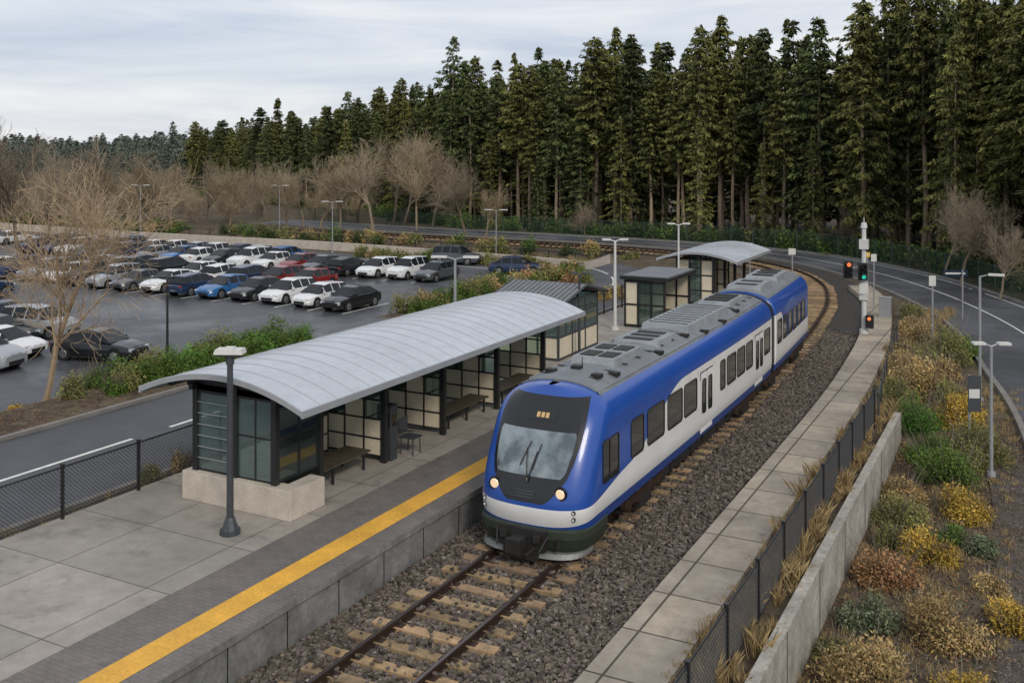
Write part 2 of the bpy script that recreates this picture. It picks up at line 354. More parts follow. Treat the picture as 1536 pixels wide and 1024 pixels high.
fence('chain_link_fence',FR[::2][(FR[::2][:,1]>30)],1.7,2.4,True,hz,M_green,pr=.04,step=.15,meshr=.009)
# ------------------------------------------------------------------ roads
n=NM(); ribbon(n,RP,-3.1,3.1,.03,0,nx=4); n.build('road',[M_asph])
n=NM(); ribbon(n,RP,-.1,.0,.038,0,seg=None); ribbon(n,RP,2.6,2.7,.038,0); n.build('road_markings',[M_white])
n=NM()
for o in (-3.3,3.1):
    B=RP+nR*o; C=RP+nR*(o+.2); z0=H(B[:,0],B[:,1])-.1; z1=z0+.24
    G=np.stack([np.column_stack([B,z0]),np.column_stack([B,z1]),np.column_stack([C,z1]),np.column_stack([C,z0])],1); grid(n,G,0)
n.build('kerb',[M_kerb])
LP=spline([(-23.5,-30),(-23.5,0),(-23.5,30),(-23.5,52),(-24.5,60),(-28.5,68),(-37,73.5),(-55,75.5),(-90,76.5),(-140,78)],.7)
n=NM(); ribbon(n,LP,-3.15,3.2,.03,0,nx=4); n.build('road',[M_asph])
n=NM(); ribbon(n,LP,-.07,.07,.038,0,seg=(6,2)); n.build('road_markings',[M_white])
dL,nL=normals(LP); n=NM()
for o,ya,yb in ((-3.35,-30,35),(-3.35,42,53),(3.2,-30,60)):
    sel=(LP[:,1]>ya)&(LP[:,1]<yb); B=(LP+nL*o)[sel]; C=(LP+nL*(o+.2))[sel]; z0=H(B[:,0],B[:,1])-.1; z1=z0+.24
    G=np.stack([np.column_stack([B,z0]),np.column_stack([B,z1]),np.column_stack([C,z1]),np.column_stack([C,z0])],1); grid(n,G,0)
n.build('kerb',[M_kerb])
n=NM(); GP=spline([(1.4,-10),(1.0,20),(.6,30),(.2,34)],1.); ribbon(n,GP,-1.7,1.9,.02,nx=2); n.build('gravel_path',[M_gravel])
# parking lot
n=NM()
xs=np.arange(-125,-33.4,1.5); ys=np.arange(22,72.6,1.5); gx,gy=np.meshgrid(xs,ys,indexing='ij'); grid(n,np.dstack([gx,gy,H(gx,gy)+.012]),0)
xs=np.linspace(-34.6,-26.6,12); ys=np.arange(35.3,42.,1.); gx,gy=np.meshgrid(xs,ys,indexing='ij'); grid(n,np.dstack([gx,gy,H(gx,gy)+.02]),0)
n.build('parking_lot',[M_lot])
n=NM()
for yc,x0,x1 in ((52.2,-38,-74),(66.2,-41,-92),(38,-58,-90)):
    for x in np.arange(x1,x0+1,2.75): n.b2(x-.06,x+.06,yc-2.5,yc+2.5,-1.18,-1.178)
n.build('parking_markings',[M_white])
n=NM(); n.b2(-33.9,-33.7,14,35,-1.15,-.95); n.b2(-33.9,-33.7,42,66,-1.15,-.95)
n.build('kerb',[M_kerb])
WLn=spline([(-140,81),(-90,80),(-60,80),(-40,78.5),(-31,76)],1.5); dW,nW=normals(WLn); n=NM()
B=WLn+nW*.15; C=WLn-nW*.15; z0=H(WLn[:,0],WLn[:,1])-.3
G=np.stack([np.column_stack([B,z0]),np.column_stack([B,z0+1.1]),np.column_stack([C,z0+1.1]),np.column_stack([C,z0])],1); grid(n,G,0); n.build('low_concrete_wall',[M_base])
fence('metal_fence',WLn[:, :]+nW*-.6,1.2,3.,False,lambda x,y:hz(x,y)+.1,M_blk)
# ------------------------------------------------------------------ train
Y0=19.15
M_body,nt,b=newmat('train_livery')
at=nd(nt,'ShaderNodeAttribute',attribute_name='Col'); sp=nd(nt,'ShaderNodeSeparateXYZ'); nt.links.new(at.outputs['Vector'],sp.inputs[0])
def mth(op,a,b_):
    m_=nd(nt,'ShaderNodeMath',operation=op)
    for i,v in enumerate((a,b_)):
        if isinstance(v,(int,float)): m_.inputs[i].default_value=v
        else: nt.links.new(v,m_.inputs[i])
    return m_.outputs[0]
wh=mth('MULTIPLY',mth('LESS_THAN',sp.outputs[0],sp.outputs[1]),mth('GREATER_THAN',sp.outputs[0],sp.outputs[2]))
cb_=mixc(nt,wh,(.016,.08,.38),(.82,.82,.81))
tcn=nd(nt,'ShaderNodeTexCoord').outputs['Object']
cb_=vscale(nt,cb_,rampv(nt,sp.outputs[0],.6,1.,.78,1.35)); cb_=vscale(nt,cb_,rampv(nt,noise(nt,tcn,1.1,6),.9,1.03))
nt.links.new(cb_,b.inputs['Base Color']); b.inputs['Roughness'].default_value=.3; b.inputs['Coat Weight'].default_value=.35; b.inputs['Coat Roughness'].default_value=.08
def livery_up(s): return float(1.34+.32*ss(.3,3.0,s)+1.2*ss(2.6,6.9,s)-1.15*ss(19.0,20.4,s))
LO0=1.06
M_tgrey=pm('train_roof_grey',(.17,.185,.2),.55,var=.25,vs=1.5); M_tgrey2=pm('train_roof_unit',(.25,.27,.285),.5,var=.2); M_tdark=pm('train_underframe',(.024,.023,.022),.6,var=.3,vs=4)
M_tskirt=pm('train_front_skirt',(.035,.045,.032),.45,var=.15); M_mask=pm('train_black_mask',(.016,.017,.02),.18,var=0,spec=.5); M_tglass=pm('train_window_glass',(.014,.018,.02),.06,var=0,spec=.6)
M_wind,nt,b=newmat('windscreen_glass'); b.inputs['Roughness'].default_value=.07; b.inputs['Metallic'].default_value=.4
tcn=nd(nt,'ShaderNodeTexCoord').outputs['Object']; nt.links.new(mixc(nt,rampv(nt,noise(nt,tcn,1.6,3),0,1,.4,.62),(.12,.145,.16),(.30,.35,.37)),b.inputs['Base Color'])  # grey-blue interior brightness painted into the glass colour
M_lamp,nt,b=newmat('headlamp'); b.inputs['Base Color'].default_value=(.9,.75,.55,1); b.inputs['Emission Color'].default_value=(1,.6,.32,1); b.inputs['Emission Strength'].default_value=.35; b.inputs['Roughness'].default_value=.15
M_led,nt,b=newmat('destination_led'); b.inputs['Base Color'].default_value=(.3,.2,.08,1); b.inputs['Emission Color'].default_value=(1,.65,.3,1); b.inputs['Emission Strength'].default_value=.3
M_door=pm('door_white',(.78,.78,.78),.3,var=.04)
M_plow=pm('plow_grey',(.22,.225,.22),.5,.2,var=.2)
ZB,ZT=2.80,3.66
def W(z):
    if z<=ZB: return 1.35-.05*max(0,(1.2-z)/.4)
    t=min((z-ZB)/(ZT-ZB),.9999); return 1.35*max(1e-4,(1-t**2.7))**(1/2.3)
def fr(z):
    u=max(0,(z-1.3)/(ZT-1.3)); return 1.3*u**1.45+.05*max(0,(1.1-z)/.3)
RN,NN=.85,2.7
def T(x,y,z): return (float(tx(Y0+y))+x,Y0+y,z)
def S(x,z,off=0.):
    a=min(abs(x)/W(z),.9999); return T(x,fr(z)+RN*(1-(1-a**NN)**(1/NN))-off,z)
ZL=[.82,.95,1.05,1.15,1.25,1.4,1.6,1.8,2.0,2.2,2.4,2.6,2.8,2.9,3.02,3.12,3.21,3.29,3.36,3.43,3.49,3.54,3.58,3.61,3.635,3.65,3.659]
train=empty('passenger_train'); TL=25.6
def carbody(y0,y1,nose,name):
    n=NM(); rows=[];cc_=[]
    for z in ZL:
        w_=W(z); r=[];u=[]
        if nose:
            ph=np.linspace(-pi/2,pi/2,41)
            yb=fr(z)+RN
            ysl=[y1+(yb-y1)*t for t in np.linspace(0,1,60)]
            for y in ysl[:-1]: r.append(T(-w_,y,z)); u.append((z,livery_up(y),LO0))
            for p in ph:
                x=w_*np.sign(sin(p))*abs(sin(p))**(2/NN); y=yb-RN*abs(cos(p))**(2/NN); r.append(T(x,y,z)); u.append((z,livery_up(y-fr(z)*.7)-.04*abs(cos(p)),LO0-.14*abs(cos(p))))
            for y in ysl[::-1][1:]: r.append(T(w_,y,z)); u.append((z,livery_up(y),LO0))
        else:
            ysl=np.linspace(y1,y0,40)
            for y in ysl: r.append(T(-w_,y,z)); u.append((z,livery_up(y),LO0))
            for x in np.linspace(-w_,w_,7)[1:-1]: r.append(T(x,y0,z)); u.append((z,livery_up(y0),LO0))
            for y in ysl[::-1]: r.append(T(w_,y,z)); u.append((z,livery_up(y),LO0))
        rows.append(r);cc_.append(u)
    grid(n,np.array(rows),0,flip=True,col=np.array(cc_).reshape(-1,3))
    n.build(name,[M_body],parent=train,smooth=True)
    c=NM(); lo=[T(-W(z),y1,z) for z in ZL]; hi=[T(W(z),y1,z) for z in ZL]; grid(c,np.array([lo,hi]),0,flip=True); c.build(name+'_end',[M_tdark],parent=train)
carbody(0,17.35,True,'car_body_front'); carbody(18.0,TL,False,'car_body_rear')
n=NM()
for i in range(8):
    y=17.35+i*.09; k=.94 if i%2 else .98
    lo=[T(-W(z)*k,y,z*.985) for z in ZL]+[T(W(z)*k,y,z*.985) for z in ZL[::-1]]; lo2=[T(p[0]-float(tx(p[1])),p[1]-Y0+.09,p[2]) for p in lo]; grid(n,np.array([lo,lo2]),0)
n.build('gangway_bellows',[M_tdark],parent=train)
def patch(n,zs,hw,off,mt,nx=16,xc=0.):
    G=np.array([[S(xc+hw(z)*t,z,off) for t in np.linspace(-1,1,nx)] for z in zs]); grid(n,G,mt,flip=True)
n=NM()
I=lambda xs,ys: (lambda z: float(np.interp(z,xs,ys)))
mask=I([1.40,1.5,1.65,1.9,2.2,2.6,3.0,3.3,3.46],[.42,.58,.70,.88,.97,1.03,1.04,1.0,.93])
patch(n,np.linspace(1.40,3.46,30),mask,.014,0,24)
patch(n,np.linspace(1.92,2.8,14),I([1.92,2.02,2.4,2.72,2.8],[.76,.84,.91,.93,.89]),.026,1,20)
def surfbar(p,q,r,mt,off=.05,k=8):
    pts=[S(p[0]+(q[0]-p[0])*t,p[1]+(q[1]-p[1])*t,off) for t in np.linspace(0,1,k)]
    for a_,b_ in zip(pts[:-1],pts[1:]): n.cyl(a_,b_,r,r,6,mt)
surfbar((.02,1.80),(-.12,2.45),.014,0); surfbar((-.22,2.1),(-.06,2.58),.012,0,.045); surfbar((.02,1.80),(.14,2.4),.014,0); surfbar((.1,2.05),(.2,2.55),.012,0,.045)
patch(n,np.linspace(2.98,3.2,3),lambda z:.34,.024,0,8,.05)
for xo in (-.06,.05,.16): patch(n,np.linspace(3.04,3.14,3),lambda z:.04,.03,3,3,xo)
for sx in (-1,1):
    c0=S(.80*sx,1.64,-.02); c1=S(.80*sx,1.64,.035); n.cyl(c0,c1,.15,.14,20,0); n.cyl(c1,(c1[0],c1[1]-.015,c1[2]),.105,.09,20,2)
    for zz in (1.0,1.14):
        c0=S(1.08*sx,zz+.12,0.); c1=S(1.08*sx,zz+.12,.035); n.cyl(c0,c1,.05,.045,12,0); n.cyl(c1,(c1[0],c1[1]-.008,c1[2]),.03,.03,10,4)
for z in (1.5,1.56,1.62):
    patch(n,[z,z+.022],lambda z:.22,.03,5,6)
n.build('cab_front',[M_mask,M_wind,M_lamp,M_led,M_lgrey,M_dgrey],parent=train,smooth=False)
n=NM()
def plan(z,w_,f,k=21,R=.85,ye=1.5):
    ph=np.linspace(-pi/2,pi/2,k); r=[T(-w_,ye,z)]
    for p in ph: r.append(T(w_*np.sign(sin(p))*abs(sin(p))**(2/2.9),f+R-R*abs(cos(p))**(2/2.9),z))
    r.append(T(w_,ye,z)); return r
grid(n,np.array([plan(.36,1.22,.12),plan(.5,1.28,.02),plan(.7,1.33,-.05),plan(.86,1.33,-.05),plan(.9,1.25,.05)]),0,flip=True)
grid(n,np.array([plan(.27,1.18,.02,ye=.9),plan(.29,1.24,-.1,ye=.9),plan(.38,1.24,-.02,ye=.9),plan(.385,1.1,.1,ye=.9)]),1,flip=True)
n.box(T(0,-.06,.66),(1.15,.12,.42),0,2)
n.box(T(0,-.2,.62),(.3,.4,.24),0,2); n.cyl(T(0,-.35,.62),T(0,-.52,.62),.13,.16,12,2); n.box(T(0,-.5,.62),(.34,.1,.3),0,2)
n.box(T(0,-.13,.35),(.8,.14,.2),0,2)
for sx in (-1,1):
    n.cyl(T(.32*sx,-.1,.5),T(.24*sx,-.4,.42),.025,.025,6,2); n.box(T(.4*sx,-.16,.72),(.16,.12,.14),0,2); n.cyl(T(.62*sx,-.08,.8),T(.5*sx,-.3,.5),.02,.02,6,2)
    n.box(T(.85*sx,-.06,.64),(.05,.05,.26),0,2)
n.build('front_skirt',[M_tskirt,M_plow,M_tdark],parent=train)
def rrect(y0,y1,z0,z1,r,k=5):
    p=[]
    for cy,cz,a0 in ((y1-r,z1-r,0),(y0+r,z1-r,90),(y0+r,z0+r,180),(y1-r,z0+r,270)):
        for t in range(k): a=radians(a0+90*t/(k-1)); p.append((cy+r*cos(a),cz+r*sin(a)))
    return p
def side_panel(n,sx,y0,y1,z0,z1,r,off,mt,frame=0,fm=0):
    P=rrect(y0,y1,z0,z1,r); ws=1.35
    def mk(PP,o): return [T(sx*(min(ws,W(z))+o),y,z) for y,z in PP]
    V=mk(P,off); F=[list(range(len(V)))] if sx<0 else [list(range(len(V)))[::-1]]
    n.add(np.array(V),F,mt)
    if frame:
        Q=rrect(y0-frame,y1+frame,z0-frame,z1+frame,r+frame)
        A=mk(P,off);A2=mk(P,off+.014);B2=mk(Q,off+.014);B=mk(Q,0)
        Gd=np.array([A+[A[0]],A2+[A2[0]],B2+[B2[0]],B+[B[0]]]); grid(n,Gd,fm,flip=(sx<0))
wins=[(2.9,3.7),(4.0,5.2),(5.5,6.65),(6.85,7.95),(10.35,10.85),(11.1,12.1),(12.3,13.25),(13.45,14.3),(16.1,17.0),(18.4,19.2),(19.5,20.3),(20.6,21.4),(21.7,22.5),(22.8,23.6),(23.9,24.7)]
n=NM()
for sx in (-1,1):
    for a,b2_ in wins: side_panel(n,sx,a,b2_,1.76,2.6,.09,.004,0,.035,1)
    for a,b2_ in ((1.18,1.54),(1.60,2.08)): side_panel(n,sx,a,b2_,1.66,2.55,.06,.006,0,.03,1)
    for (ya,yb,za,zb_) in ((1.56,2.16,1.0,1.012),(1.56,1.572,1.0,1.6),(2.15,2.162,1.0,2.7)): side_panel(n,sx,ya,yb,za,zb_,.004,.003,1)
    for dy in (8.3,14.65):
        side_panel(n,sx,dy,dy+1.25,.9,2.68,.05,.004,1)
        for q in (0,1):
            a=dy+.03+q*.605; side_panel(n,sx,a,a+.585,.93,2.65,.03,.014,2); side_panel(n,sx,a+.14,a+.44,1.5,2.45,.07,.02,0,.015,1)
    for y in (2.6,8.1,9.75,14.45,16.05,17.2): side_panel(n,sx,y,y+.012,.9,2.75,.004,.003,1)
n.build('windows_and_doors',[M_tglass,M_mask,M_door,M_body],parent=train)
def ztop(x):
    lo,hi=ZB,ZT
    for _ in range(30):
        m_=(lo+hi)/2
        if W(m_)>abs(x): lo=m_
        else: hi=m_
    return lo
n=NM()
def roofgrid(y0,y1,hw,off,mt,nx=9):
    ny=max(2,int((y1-y0)/.6)); xs=np.linspace(-hw,hw,nx)
    G=np.array([[T(x,y,ztop(x)+(off if 0<i<nx-1 else -.02)) for i,x in enumerate(xs)] for y in np.linspace(y0,y1,ny)]); grid(n,G,mt,flip=True)
    for y in (y0,y1):
        G=np.array([[T(x,y,ztop(x)+off) for x in xs[1:-1]],[T(x,y,ztop(x)-.03) for x in xs[1:-1]]]); grid(n,G,mt,flip=(y==y1))
roofgrid(1.75,17.2,1.15,.03,0,13); roofgrid(18.1,TL-.1,1.15,.03,0,13)
def unit(y0,y1,hw,h,mt=1):
    xs=[-hw,-hw*.9,hw*.9,hw]; zt=ztop(0)
    zz=[ztop(hw)-.02,zt+h,zt+h,ztop(hw)-.02]
    G=np.array([[T(x,y0,ztop(hw)-.02) for x in xs],[T(x,y0+.18,z) for x,z in zip(xs,zz)],[T(x,y1-.18,z) for x,z in zip(xs,zz)],[T(x,y1,ztop(hw)-.02) for x in xs]]); grid(n,G,mt,flip=True)
unit(3.6,5.9,.62,.16); unit(6.6,8.4,.7,.1,1); unit(9.0,13.6,.78,.15); unit(14.2,16.6,.6,.12); unit(18.6,21.0,.7,.14); unit(21.8,24.6,.7,.12)
zt=ZT
for (y,x) in ((4.25,-.25),(4.25,.25),(5.2,-.25),(5.2,.25)): n.box(T(x,y,zt+.172),(.4,.6,.025),0,2)
for y in (6.95,7.5,8.0): n.box(T(0,y,zt+.11),(.8,.28,.025),0,2)
for y in np.arange(9.5,13.4,.42): n.box(T(0,y,zt+.155),(1.2,.05,.02),0,2)
for y in (14.8,15.4,16.0,19.2,20.2,22.4,23.3,24.1): n.box(T(0,y,zt+.14),(.8,.4,.04),0,2)
for y,x in ((2.6,-.6),(2.6,.6),(3.2,.8),(6.2,.85),(6.2,-.7),(8.7,.75),(10.,.95),(12.,.95),(14.,.85),(3.0,-.1)): n.box(T(x,y,ztop(x)+.06),(.24,.2,.09),0,2)
n.cyl(T(0,3.1,zt),T(0,3.1,zt+.3),.015,.008,6,2)
for y in np.arange(2.4,17,.9): n.box(T(0,y,ztop(.6)+.04),(1.5,.025,.03),0,2)
for sx in (-.98,.98):
    for y in np.arange(2.2,17,1.): n.box(T(sx,y+.5,ztop(sx)+.045),(.03,1.,.03),0,1)
n.build('roof_equipment',[M_tgrey,M_tgrey2,M_tdark],parent=train)
n=NM()
for y0,y1 in ((2.7,17.3),(18.1,TL-.1)):
    y=y0
    while y<y1-.5:
        L=random.uniform(.8,1.9); L=min(L,y1-y)
        n.box(T(0,y+L/2,.64),(2.3,L-.12,.42+random.uniform(-.08,.05)),0,0); y+=L
for yc in (4.0,13.6,17.8,23.0):
    for ax in (-1.05,1.05):
        for sx in (-.77,.77): n.cyl(T(sx-.06,yc+ax,.66),T(sx+.06,yc+ax,.66),.42,.42,20,1)
        for sx in (-1.2,1.2): n.cyl(T(sx-.1,yc+ax,.6),T(sx+.1,yc+ax,.6),.17,.14,12,1)
    for sx in (-1.22,1.22): n.box(T(sx,yc,.66),(.14,2.6,.2),0,1); n.box(T(sx,yc,.48),(.16,.8,.3),0,0); n.cyl(T(sx,yc-.4,.5),T(sx,yc-.4,.95),.09,.09,8,1); n.cyl(T(sx,yc+.4,.5),T(sx,yc+.4,.95),.09,.09,8,1)
for y in np.arange(2.8,25,1.3):
    for sx in (-1.2,1.2): n.box(T(sx,y,.78),(.06,.5,.2),0,0)
n.build('underframe_bogies',[M_tdark,M_rail],parent=train)
# ------------------------------------------------------------------ shelters
def archroof(n,xl,xr,y0,y1,ze,rise,mt,ms,mu,rib=.62,th=.07):
    k=21; xs=np.linspace(xl,xr,k); t=np.linspace(-1,1,k); zc=ze+rise*(1-t**2)
    top=np.array([[(x,y,z+th) for x,z in zip(xs,zc)] for y in np.linspace(y0,y1,6)]); grid(n,top,mt,flip=True)
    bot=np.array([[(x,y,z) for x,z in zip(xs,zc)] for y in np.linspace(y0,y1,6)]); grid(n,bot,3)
    for y,fl in ((y0,False),(y1,True)): grid(n,np.array([[(x,y,z-.05) for x,z in zip(xs,zc)],[(x,y,z+th) for x,z in zip(xs,zc)]]),ms,flip=fl)
    for x,z in ((xl,zc[0]),(xr,zc[-1])): n.b2(x-.03,x+.03,y0-.003,y1+.003,z-.07,z+th+.012,ms)
    for y in np.arange(y0+.02,y1,rib):
        P=[(x,y,z+th+.002) for x,z in zip(xs,zc)]
        tubes(n,P[:-1],P[1:],[.012]*(k-1),[.012]*(k-1),4,ms)
    for y in np.arange(y0+.7,y1,2.9):
        P=[(x,y,z-.07) for x,z in zip(xs,zc)]; tubes(n,P[1:-2],P[2:-1],[.07]*(k-3),[.07]*(k-3),4,mu)
def framewall(n,p0,p1,z0,z1,nx,rows,mf,infill,t=.05):
    p0=np.array(p0,float);p1=np.array(p1,float);L=np.linalg.norm(p1-p0);a=math.atan2(*(p1-p0)[::-1]); c=(p0+p1)/2
    for i in range(nx+1):
        p=p0+(p1-p0)*i/nx; n.box((p[0],p[1],(z0+z1)/2),(t,t*1.1,z1-z0),a,mf)
    for z in rows: n.box((c[0],c[1],z),(L,t*.9,t),a,mf)
    for i in range(nx):
        for j in range(len(rows)-1):
            m_=infill(i,j)
            if m_ is None: continue
            q=p0+(p1-p0)*(i+.5)/nx; n.box((q[0],q[1],(rows[j]+rows[j+1])/2),(L/nx-t,.014,rows[j+1]-rows[j]-t),a,m_)
sh=empty('platform_shelter'); pz=.85
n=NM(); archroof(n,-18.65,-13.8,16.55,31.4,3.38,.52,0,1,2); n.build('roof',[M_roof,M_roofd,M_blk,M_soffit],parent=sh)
n=NM(); n.b2(-17.75,-14.5,17.0,17.42,pz,pz+.66); n.b2(-14.92,-14.5,17.42,18.2,pz,pz+.655); n.b2(-17.75,-17.35,17.42,18.6,pz,pz+.655); n.build('concrete_base',[M_base],parent=sh,bevel=.015)
n=NM()
for y in (17.2,18.75,21.4,24.3,27.5,30.8): n.b2(-15.17,-15.03,y-.07,y+.07,pz,3.62)
for y in (17.2,20.,23.,26.,29.,30.8): n.b2(-17.55,-17.41,y-.07,y+.07,pz,3.55)
n.b2(-16.31,-16.19,17.14,17.26,pz,3.6)
n.b2(-15.16,-15.04,17,31.1,3.5,3.64); n.b2(-17.54,-17.42,17,31.1,3.42,3.56)
n.b2(-17.6,-15.0,17.15,17.27,3.38,3.52)
for y in (17.2,21.4,24.3,27.5,30.8): n.cyl((-15.1,y,3.2),(-14.1,y,3.42),.03,.03,6,0); n.b2(-17.5,-15.1,y-.05,y+.05,3.4,3.52)
k=15; xs=np.linspace(-17.8,-14.4,k); t=(xs+16.225)/2.425; zc=3.38+.52*(1-t**2)
grid(n,np.array([[(x,17.2,3.45) for x in xs],[(x,17.2,z-.02) for x,z in zip(xs,zc)]]),0)
framewall(n,(-17.48,17.21),(-16.25,17.21),pz+.66,3.4,1,[pz+.69,3.35],0,lambda i,j:3)
for z in np.arange(1.82,3.3,.26): n.box((-16.87,17.16,z),(1.15,.02,.018),0,4)
framewall(n,(-16.25,17.21),(-15.1,17.21),pz+.66,3.4,2,[pz+.69,2.5,3.35],0,lambda i,j:3,t=.04)
framewall(n,(-15.1,17.25),(-15.1,18.75),pz+.66,3.4,2,[pz+.69,2.5,3.35],0,lambda i,j:1)
framewall(n,(-17.48,17.25),(-17.48,30.8),pz+.1,3.4,14,[pz+.15,1.65,2.5,3.35],0,lambda i,j:(2 if (j<1 and (i%5) in (3,4)) else 1),t=.04)
for i,y in enumerate((21.4,24.3,27.5,30.8)):
    framewall(n,(-17.0,y),(-15.12,y),pz+.1,2.95,3,[pz+.15,1.45,1.95,2.45,2.9],0,lambda i,j:(2 if (j<2 or i==1) else 1),t=.045)
for y0_,y1_ in ((19.6,21.2),(22.2,23.6),(25.2,26.8),):
    framewall(n,(-16.8,y0_),(-16.8,y1_),pz+.1,2.9,2,[pz+.15,1.45,1.95,2.45,2.85],0,lambda i,j:2 if j<2 else 1,t=.045)
n.build('frame_and_glazing',[M_blk,M_glass,M_cream,M_gl2,M_grey],parent=sh)
M_seat=pm('bench_timber',(.075,.065,.045),.55,var=.25,vs=5)
def bench(name,x,y0,y1,w=.55):
    n=NM()
    for k in range(4): n.b2(x-w/2+k*w/4,x-w/2+(k+1)*w/4-.02,y0,y1,pz+.42,pz+.46,0)
    for y in np.linspace(y0+.25,y1-.25,3):
        n.b2(x-w/2+.03,x+w/2-.03,y-.03,y+.03,pz+.37,pz+.42,1)
        for sx in (-1,1): n.b2(x+sx*(w/2-.06)-.025,x+sx*(w/2-.06)+.025,y-.025,y+.025,pz,pz+.37,1)
    n.build(name,[M_seat,M_blk])
bench('park_bench',-15.55,17.9,20.9,.8); bench('park_bench',-15.55,24.6,27.2,.7); bench('park_bench',-15.55,27.9,30.5,.7)
def chair(x,y):
    n=NM()
    for dx in (-.2,.2):
        for dy in (-.18,.18): n.cyl((x+dx,y+dy,pz),(x+dx*.9,y+dy*.9,pz+.44),.018,.018,6,0)
    n.b2(x-.24,x+.24,y-.22,y+.22,pz+.44,pz+.47,0); n.box((x-.25,y,pz+.72),(.03,.42,.42),0,0)
    for dy in (-.22,.22): n.cyl((x-.22,y+dy,pz+.66),(x+.22,y+dy,pz+.66),.018,.018,6,0)
    n.build('chair',[M_dgrey])
chair(-14.95,22.4)
n=NM(); n.b2(-15.45,-15.0,21.55,21.85,pz,pz+1.45,0); n.b2(-15.42,-15.03,21.54,21.552,pz+.85,pz+1.25,1); n.b2(-14.999,-14.99,21.6,21.8,pz+.9,pz+1.2,1); n.build('ticket_machine',[M_dgrey,M_tglass],bevel=.02)
pv=empty('glass_pavilion'); n=NM()
x0,x1,y0,y1=-19.05,-16.4,34.8,38.6
ridge=(y0+y1)/2
for s_,ya in ((-1,y0-.35),(1,y1+.35)):
    G=np.array([[(x0-.35,ya,3.12),(x1+.35,ya,3.12)],[(x0-.35,ridge,3.62),(x1+.35,ridge,3.62)]]); grid(n,G,0,flip=(s_<0)); G2=G-np.array([0,0,.07]); grid(n,G2,1,flip=(s_>0))
    n.b2(x0-.36,x1+.36,ya-.02,ya+.02,3.02,3.14,1)
for x in np.arange(x0-.3,x1+.35,.22):
    for ya in (y0-.35,y1+.35): n.cyl((x,ya,3.135),(x,ridge,3.635),.014,.014,4,1)
for x in (x0-.35,x1+.35):
    for ya in (y0-.35,y1+.35): n.cyl((x,ya,3.09),(x,ridge,3.59),.05,.05,4,1)
n.build('roof',[M_pvroof,M_dgrey],parent=pv)
n=NM()
for a,b2_ in (((x0,y0),(x1,y0)),((x1,y0),(x1,y1)),((x0,y1),(x1,y1)),((x0,y0),(x0,y1))): framewall(n,a,b2_,pz,3.1,3,[pz+.06,1.75,2.5,3.05],0,lambda i,j:1 if j else 2,t=.07)
n.build('walls',[M_dgrey,M_gl2,M_cream],parent=pv)
fs=empty('small_shelter'); n=NM(); n.b2(-17.1,-14.7,42.9,46.9,3.05,3.2,0); n.b2(-17.0,-14.8,43,46.8,3.2,3.24,1); n.build('roof',[M_blk,M_pvroof],parent=fs)
n=NM(); framewall(n,(-16.9,43.1),(-15.0,43.1),pz,3.05,3,[pz+.1,1.9,2.95],0,lambda i,j:2 if i==0 else 1,t=.08); framewall(n,(-16.9,43.1),(-16.9,46.7),pz,3.05,4,[pz+.1,1.9,2.95],0,lambda i,j:1,t=.08); framewall(n,(-16.9,46.7),(-15.,46.7),pz,3.05,3,[pz+.1,1.9,2.95],0,lambda i,j:2,t=.08)
n.build('walls',[M_blk,M_glass,M_cream],parent=fs); bench('park_bench',-15.8,43.8,46.2)
s2=empty('platform_shelter'); n=NM(); archroof(n,-17.9,-13.6,50.2,57.4,3.2,.42,0,1,2); n.build('roof',[M_roof,M_roofd,M_blk,M_soffit],parent=s2)
n=NM()
for y in (51,53,55,57):
    n.b2(-15.1,-14.96,y-.07,y+.07,pz,3.5); n.b2(-17.1,-16.96,y-.07,y+.07,pz,3.4)
framewall(n,(-17.,51),(-15.1,51),pz,3.3,3,[pz+.1,1.6,2.4,3.2],0,lambda i,j:2 if i!=1 else 1,t=.07); framewall(n,(-17.,51),(-17.,57),pz,3.3,6,[pz+.1,1.6,2.4,3.2],0,lambda i,j:1,t=.07)
framewall(n,(-17.,54),(-15.1,54),pz,3.,3,[pz+.1,1.6,2.4,2.95],0,lambda i,j:2,t=.07)
n.build('frame_and_glazing',[M_blk,M_glass,M_cream],parent=s2)
# ------------------------------------------------------------------ lamps, signals, signs
def lamp_front(x,y):
    n=NM(); n.cyl((x,y,pz),(x,y,pz+.1),.22,.22,10,0); n.cyl((x,y,pz+.1),(x,y,pz+.3),.19,.11,10,0); n.cyl((x,y,pz+.3),(x,y,pz+.36),.12,.09,10,0)
    n.cyl((x,y,pz+.3),(x,y,pz+3.75),.075,.062,14,0); n.cyl((x,y,pz+3.6),(x,y,pz+3.82),.09,.09,12,0)
    n.box((x,y,pz+3.88),(.62,.34,.1),.45,1,taper=.9); n.box((x,y,pz+3.81),(.5,.26,.05),.45,0); n.box((x,y,pz+3.945),(.2,.2,.04),.45,1)
    n.build('street_lamp',[M_dgrey,M_lgrey],smooth=False)
lamp_front(-15.2,15.9)
def lamp(x,y,z0,h,arm,m1,m2,double=True,ang=0.,r=.06,name='street_lamp'):
    n=NM(); n.cyl((x,y,z0-.05),(x,y,z0+.12),r*2.4,r*2,10,0); n.cyl((x,y,z0),(x,y,z0+h),r,r*.7,10,0)
    ca,sa=cos(ang),sin(ang)
    for s_ in ((-1,1) if double else (1,)):
        n.cyl((x,y,z0+h),(x+s_*arm*.4*ca,y+s_*arm*.4*sa,z0+h+.08),.03,.025,6,0)
        n.box((x+s_*arm*.72*ca,y+s_*arm*.72*sa,z0+h+.09),(arm*.7,.24,.07),ang,1)
    n.build(name,[m1,m2])
lamp(-19.6,32.4,.5,4.35,.85,M_grey,M_lgrey,True,.4,.075)
lamp(-17.0,42.1,pz,4.0,.55,M_lgrey,M_lgrey,True,.5,.08); lamp(-16.7,50.2,pz,4.2,.55,M_lgrey,M_lgrey,True,.5)
